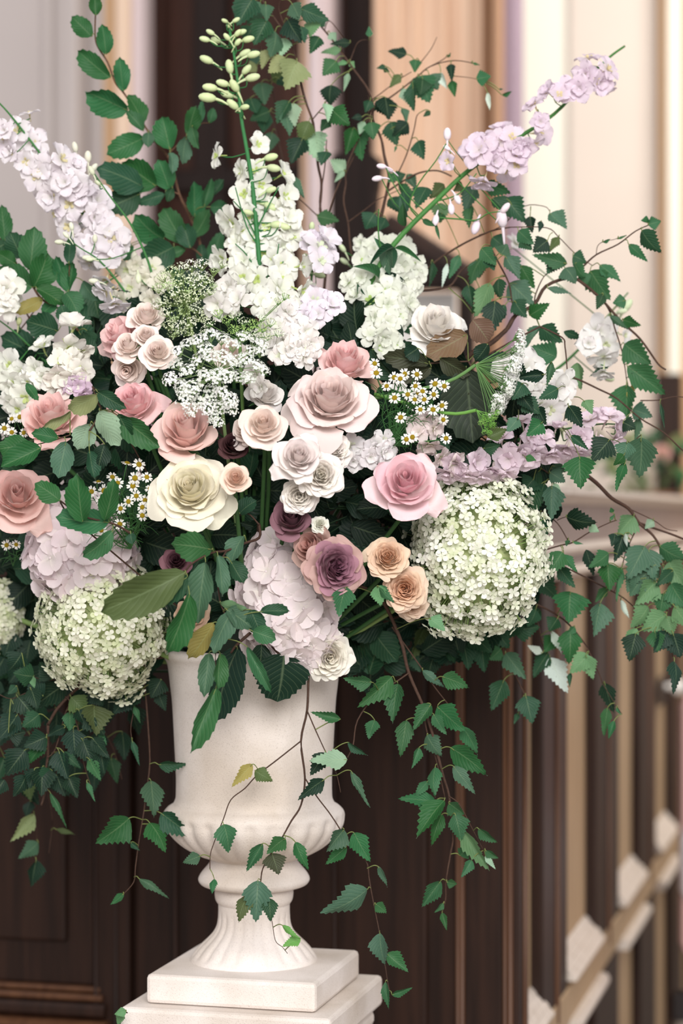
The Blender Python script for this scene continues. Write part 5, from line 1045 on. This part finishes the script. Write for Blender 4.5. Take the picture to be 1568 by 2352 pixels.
branch('ivy_scrap', 'scrap of green leaf at the lower left corner of the pedestal', 'leaf scrap', [(-0.16, -0.16, 1.0, .6, '292 2326 284 2324 276 2326')], '290 2322 262 2330 22 l;280 2326 270 2356 20 l', tie=False)

# ---- filler foliage between the heads, gap shade darkened into its leaf colours
def inside(x, y, poly):
    c = False; n = len(poly)
    for i in range(n):
        x1, y1 = poly[i]; x2, y2 = poly[(i + 1) % n]
        if (y1 > y) != (y2 > y) and x < (x2 - x1) * (y - y1) / (y2 - y1) + x1: c = not c
    return c
FP = [(-30, 830), (110, 800), (220, 700), (330, 640), (470, 650), (560, 720), (690, 720), (780, 640), (840, 720), (950, 790), (1080, 800), (1160, 840), (1230, 940), (1260, 1040), (1240, 1180), (1230, 1330), (1200, 1440), (1080, 1500), (900, 1540), (700, 1520), (520, 1500), (400, 1490), (340, 1560), (200, 1590), (80, 1640), (-30, 1660)]
cells = []
yy = 660
while yy < 1640:
    xx = -20 + (yy % 100) * 0.5
    while xx < 1260:
        if inside(xx, yy, FP): cells.append((xx + rnd.uniform(-18, 18), yy + rnd.uniform(-18, 18)))
        xx += 62
    yy += 50
MARKS = [(40, 900, 'behind the ragged white bells at the left edge'), (40, 1050, 'under the lowest beech leaves at the left edge'), (230, 1080, 'in the dark gap above the left daisies'), (200, 760, 'left of the blush spray roses'),
 (350, 900, 'between the two pink roses at left'), (300, 680, 'left of the green domed lace flower'), (480, 960, 'under the white lace flower'), (600, 760, 'at the foot of the tall white spike'), (860, 780, 'under the full white stock'),
 (640, 940, 'left of the widest blush rose'), (880, 960, 'below the right daisies'), (1050, 880, 'behind the big grey-green copper leaf'), (1180, 960, 'behind the drooping lilac spike'), (820, 1150, 'in the dark gap left of the clear pink rose'),
 (560, 1190, 'in the dark gap below the small peach rose'), (350, 1230, 'right of the pale lilac mophead'), (430, 1420, 'behind the yellowing leaf over the rim'), (860, 1420, 'below the caramel roses'), (1050, 1470, 'under the largest hydrangea'),
 (1220, 1300, 'at the right side of the largest hydrangea'), (200, 1560, 'under the left lime hydrangea'), (30, 1560, 'below the cut hydrangea at the left edge'), (20, 1300, 'left of the pale lilac mophead')]
groups = {}
for (x, y) in cells: groups.setdefault(int(min(range(len(MARKS)), key=lambda i: (MARKS[i][0] - x) ** 2 + (MARKS[i][1] - y) ** 2)), []).append((x, y))
for key, pts in sorted(groups.items()):
    gx = sum(p[0] for p in pts) / len(pts); gy = sum(p[1] for p in pts) / len(pts)
    Yc = dome(gx, gy) + 0.15; c = at(gx, gy, Yc)
    r = root('foliage_sprig', c, 'dark leafy filler sprig ' + MARKS[key][2], 'foliage', 'filler foliage between the heads')
    mb = MB()
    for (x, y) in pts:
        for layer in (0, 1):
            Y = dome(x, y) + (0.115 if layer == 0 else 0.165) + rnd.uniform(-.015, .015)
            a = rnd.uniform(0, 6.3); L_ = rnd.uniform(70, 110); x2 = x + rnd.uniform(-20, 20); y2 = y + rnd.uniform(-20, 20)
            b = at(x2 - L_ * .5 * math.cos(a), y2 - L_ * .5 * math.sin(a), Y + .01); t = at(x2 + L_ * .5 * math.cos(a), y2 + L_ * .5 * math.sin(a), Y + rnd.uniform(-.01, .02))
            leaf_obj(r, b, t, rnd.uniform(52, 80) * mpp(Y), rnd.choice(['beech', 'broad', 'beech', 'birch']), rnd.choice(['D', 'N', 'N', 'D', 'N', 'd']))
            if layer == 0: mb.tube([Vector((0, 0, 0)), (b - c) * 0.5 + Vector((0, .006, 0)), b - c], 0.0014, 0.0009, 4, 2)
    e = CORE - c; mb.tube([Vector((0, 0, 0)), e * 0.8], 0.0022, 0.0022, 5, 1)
    mb.build('stem', M['stem'], r, srgb(40, 70, 40))

# ---- distant flowers on the ledge at the right edge
c = room((-0.12, b_of(1500, -0.12), ZT - 0.012)); r = root('distant_bouquet', c, 'blurred low bouquet standing on the ledge at the right edge', 'bouquet')
R5 = random.Random(3); D_ = c.y - CAMY; s_ = D_ / F
for k in range(70):
    b = c + Vector((R5.uniform(-150, 110) * s_, R5.uniform(-.12, .12), R5.uniform(15, 150) * s_)); t = b + Vector((R5.uniform(-.05, .05), R5.uniform(-.04, .02), R5.uniform(-.02, .06)))
    leaf_obj(r, b, t, R5.uniform(.02, .035), 'beech', R5.choice(['o', 'l', 'g', 'L', 't', 'd']))
mb = MB()
for k in range(14): mb.tube([Vector((R5.uniform(-.05, .05), 0, 0.0)), Vector((R5.uniform(-.16, .12), R5.uniform(-.1, .1), R5.uniform(.06, .14)))], .003, .002, 5, 1)
mb.build('stem', M['stem'], r, srgb(90, 110, 60))
mb = MB(); mb.tube([Vector((0.0, 0, 0)), Vector((0, 0, 0.03))], 0.07, 0.075, 16, 1); mb.build('dish', M['paint'], r, srgb(120, 76, 56), True)
P_ = room((-0.12, b_of(1512, -0.12), 0)); q = Vector((CAMX + (1510 - CX) / F * (P_.y - CAMY), P_.y - 0.1, CAMZ - (1042 - CY) / F * (P_.y - 0.1 - CAMY)))
fr = frame((-.2, -1, .3)).to_4x4()
for (me, ang, t) in RM['spray']: mk('blossom_petal', me, r, Matrix.Translation(q - c) @ fr @ Matrix.Scale(0.033, 4) @ Matrix.Rotation(ang, 4, 'Z'), srgb(246, 206, 196))
mb = MB(); pb = b_of(1556, -0.05); mb.box((-0.12, pb, ZT - 0.012), (-0.04, pb + 0.08, ZT + 0.40), room)
tag(mb.build('newel_post', WD, None, None, False, 0.008), 'brown wooden post on the ledge at the right edge', 'post')
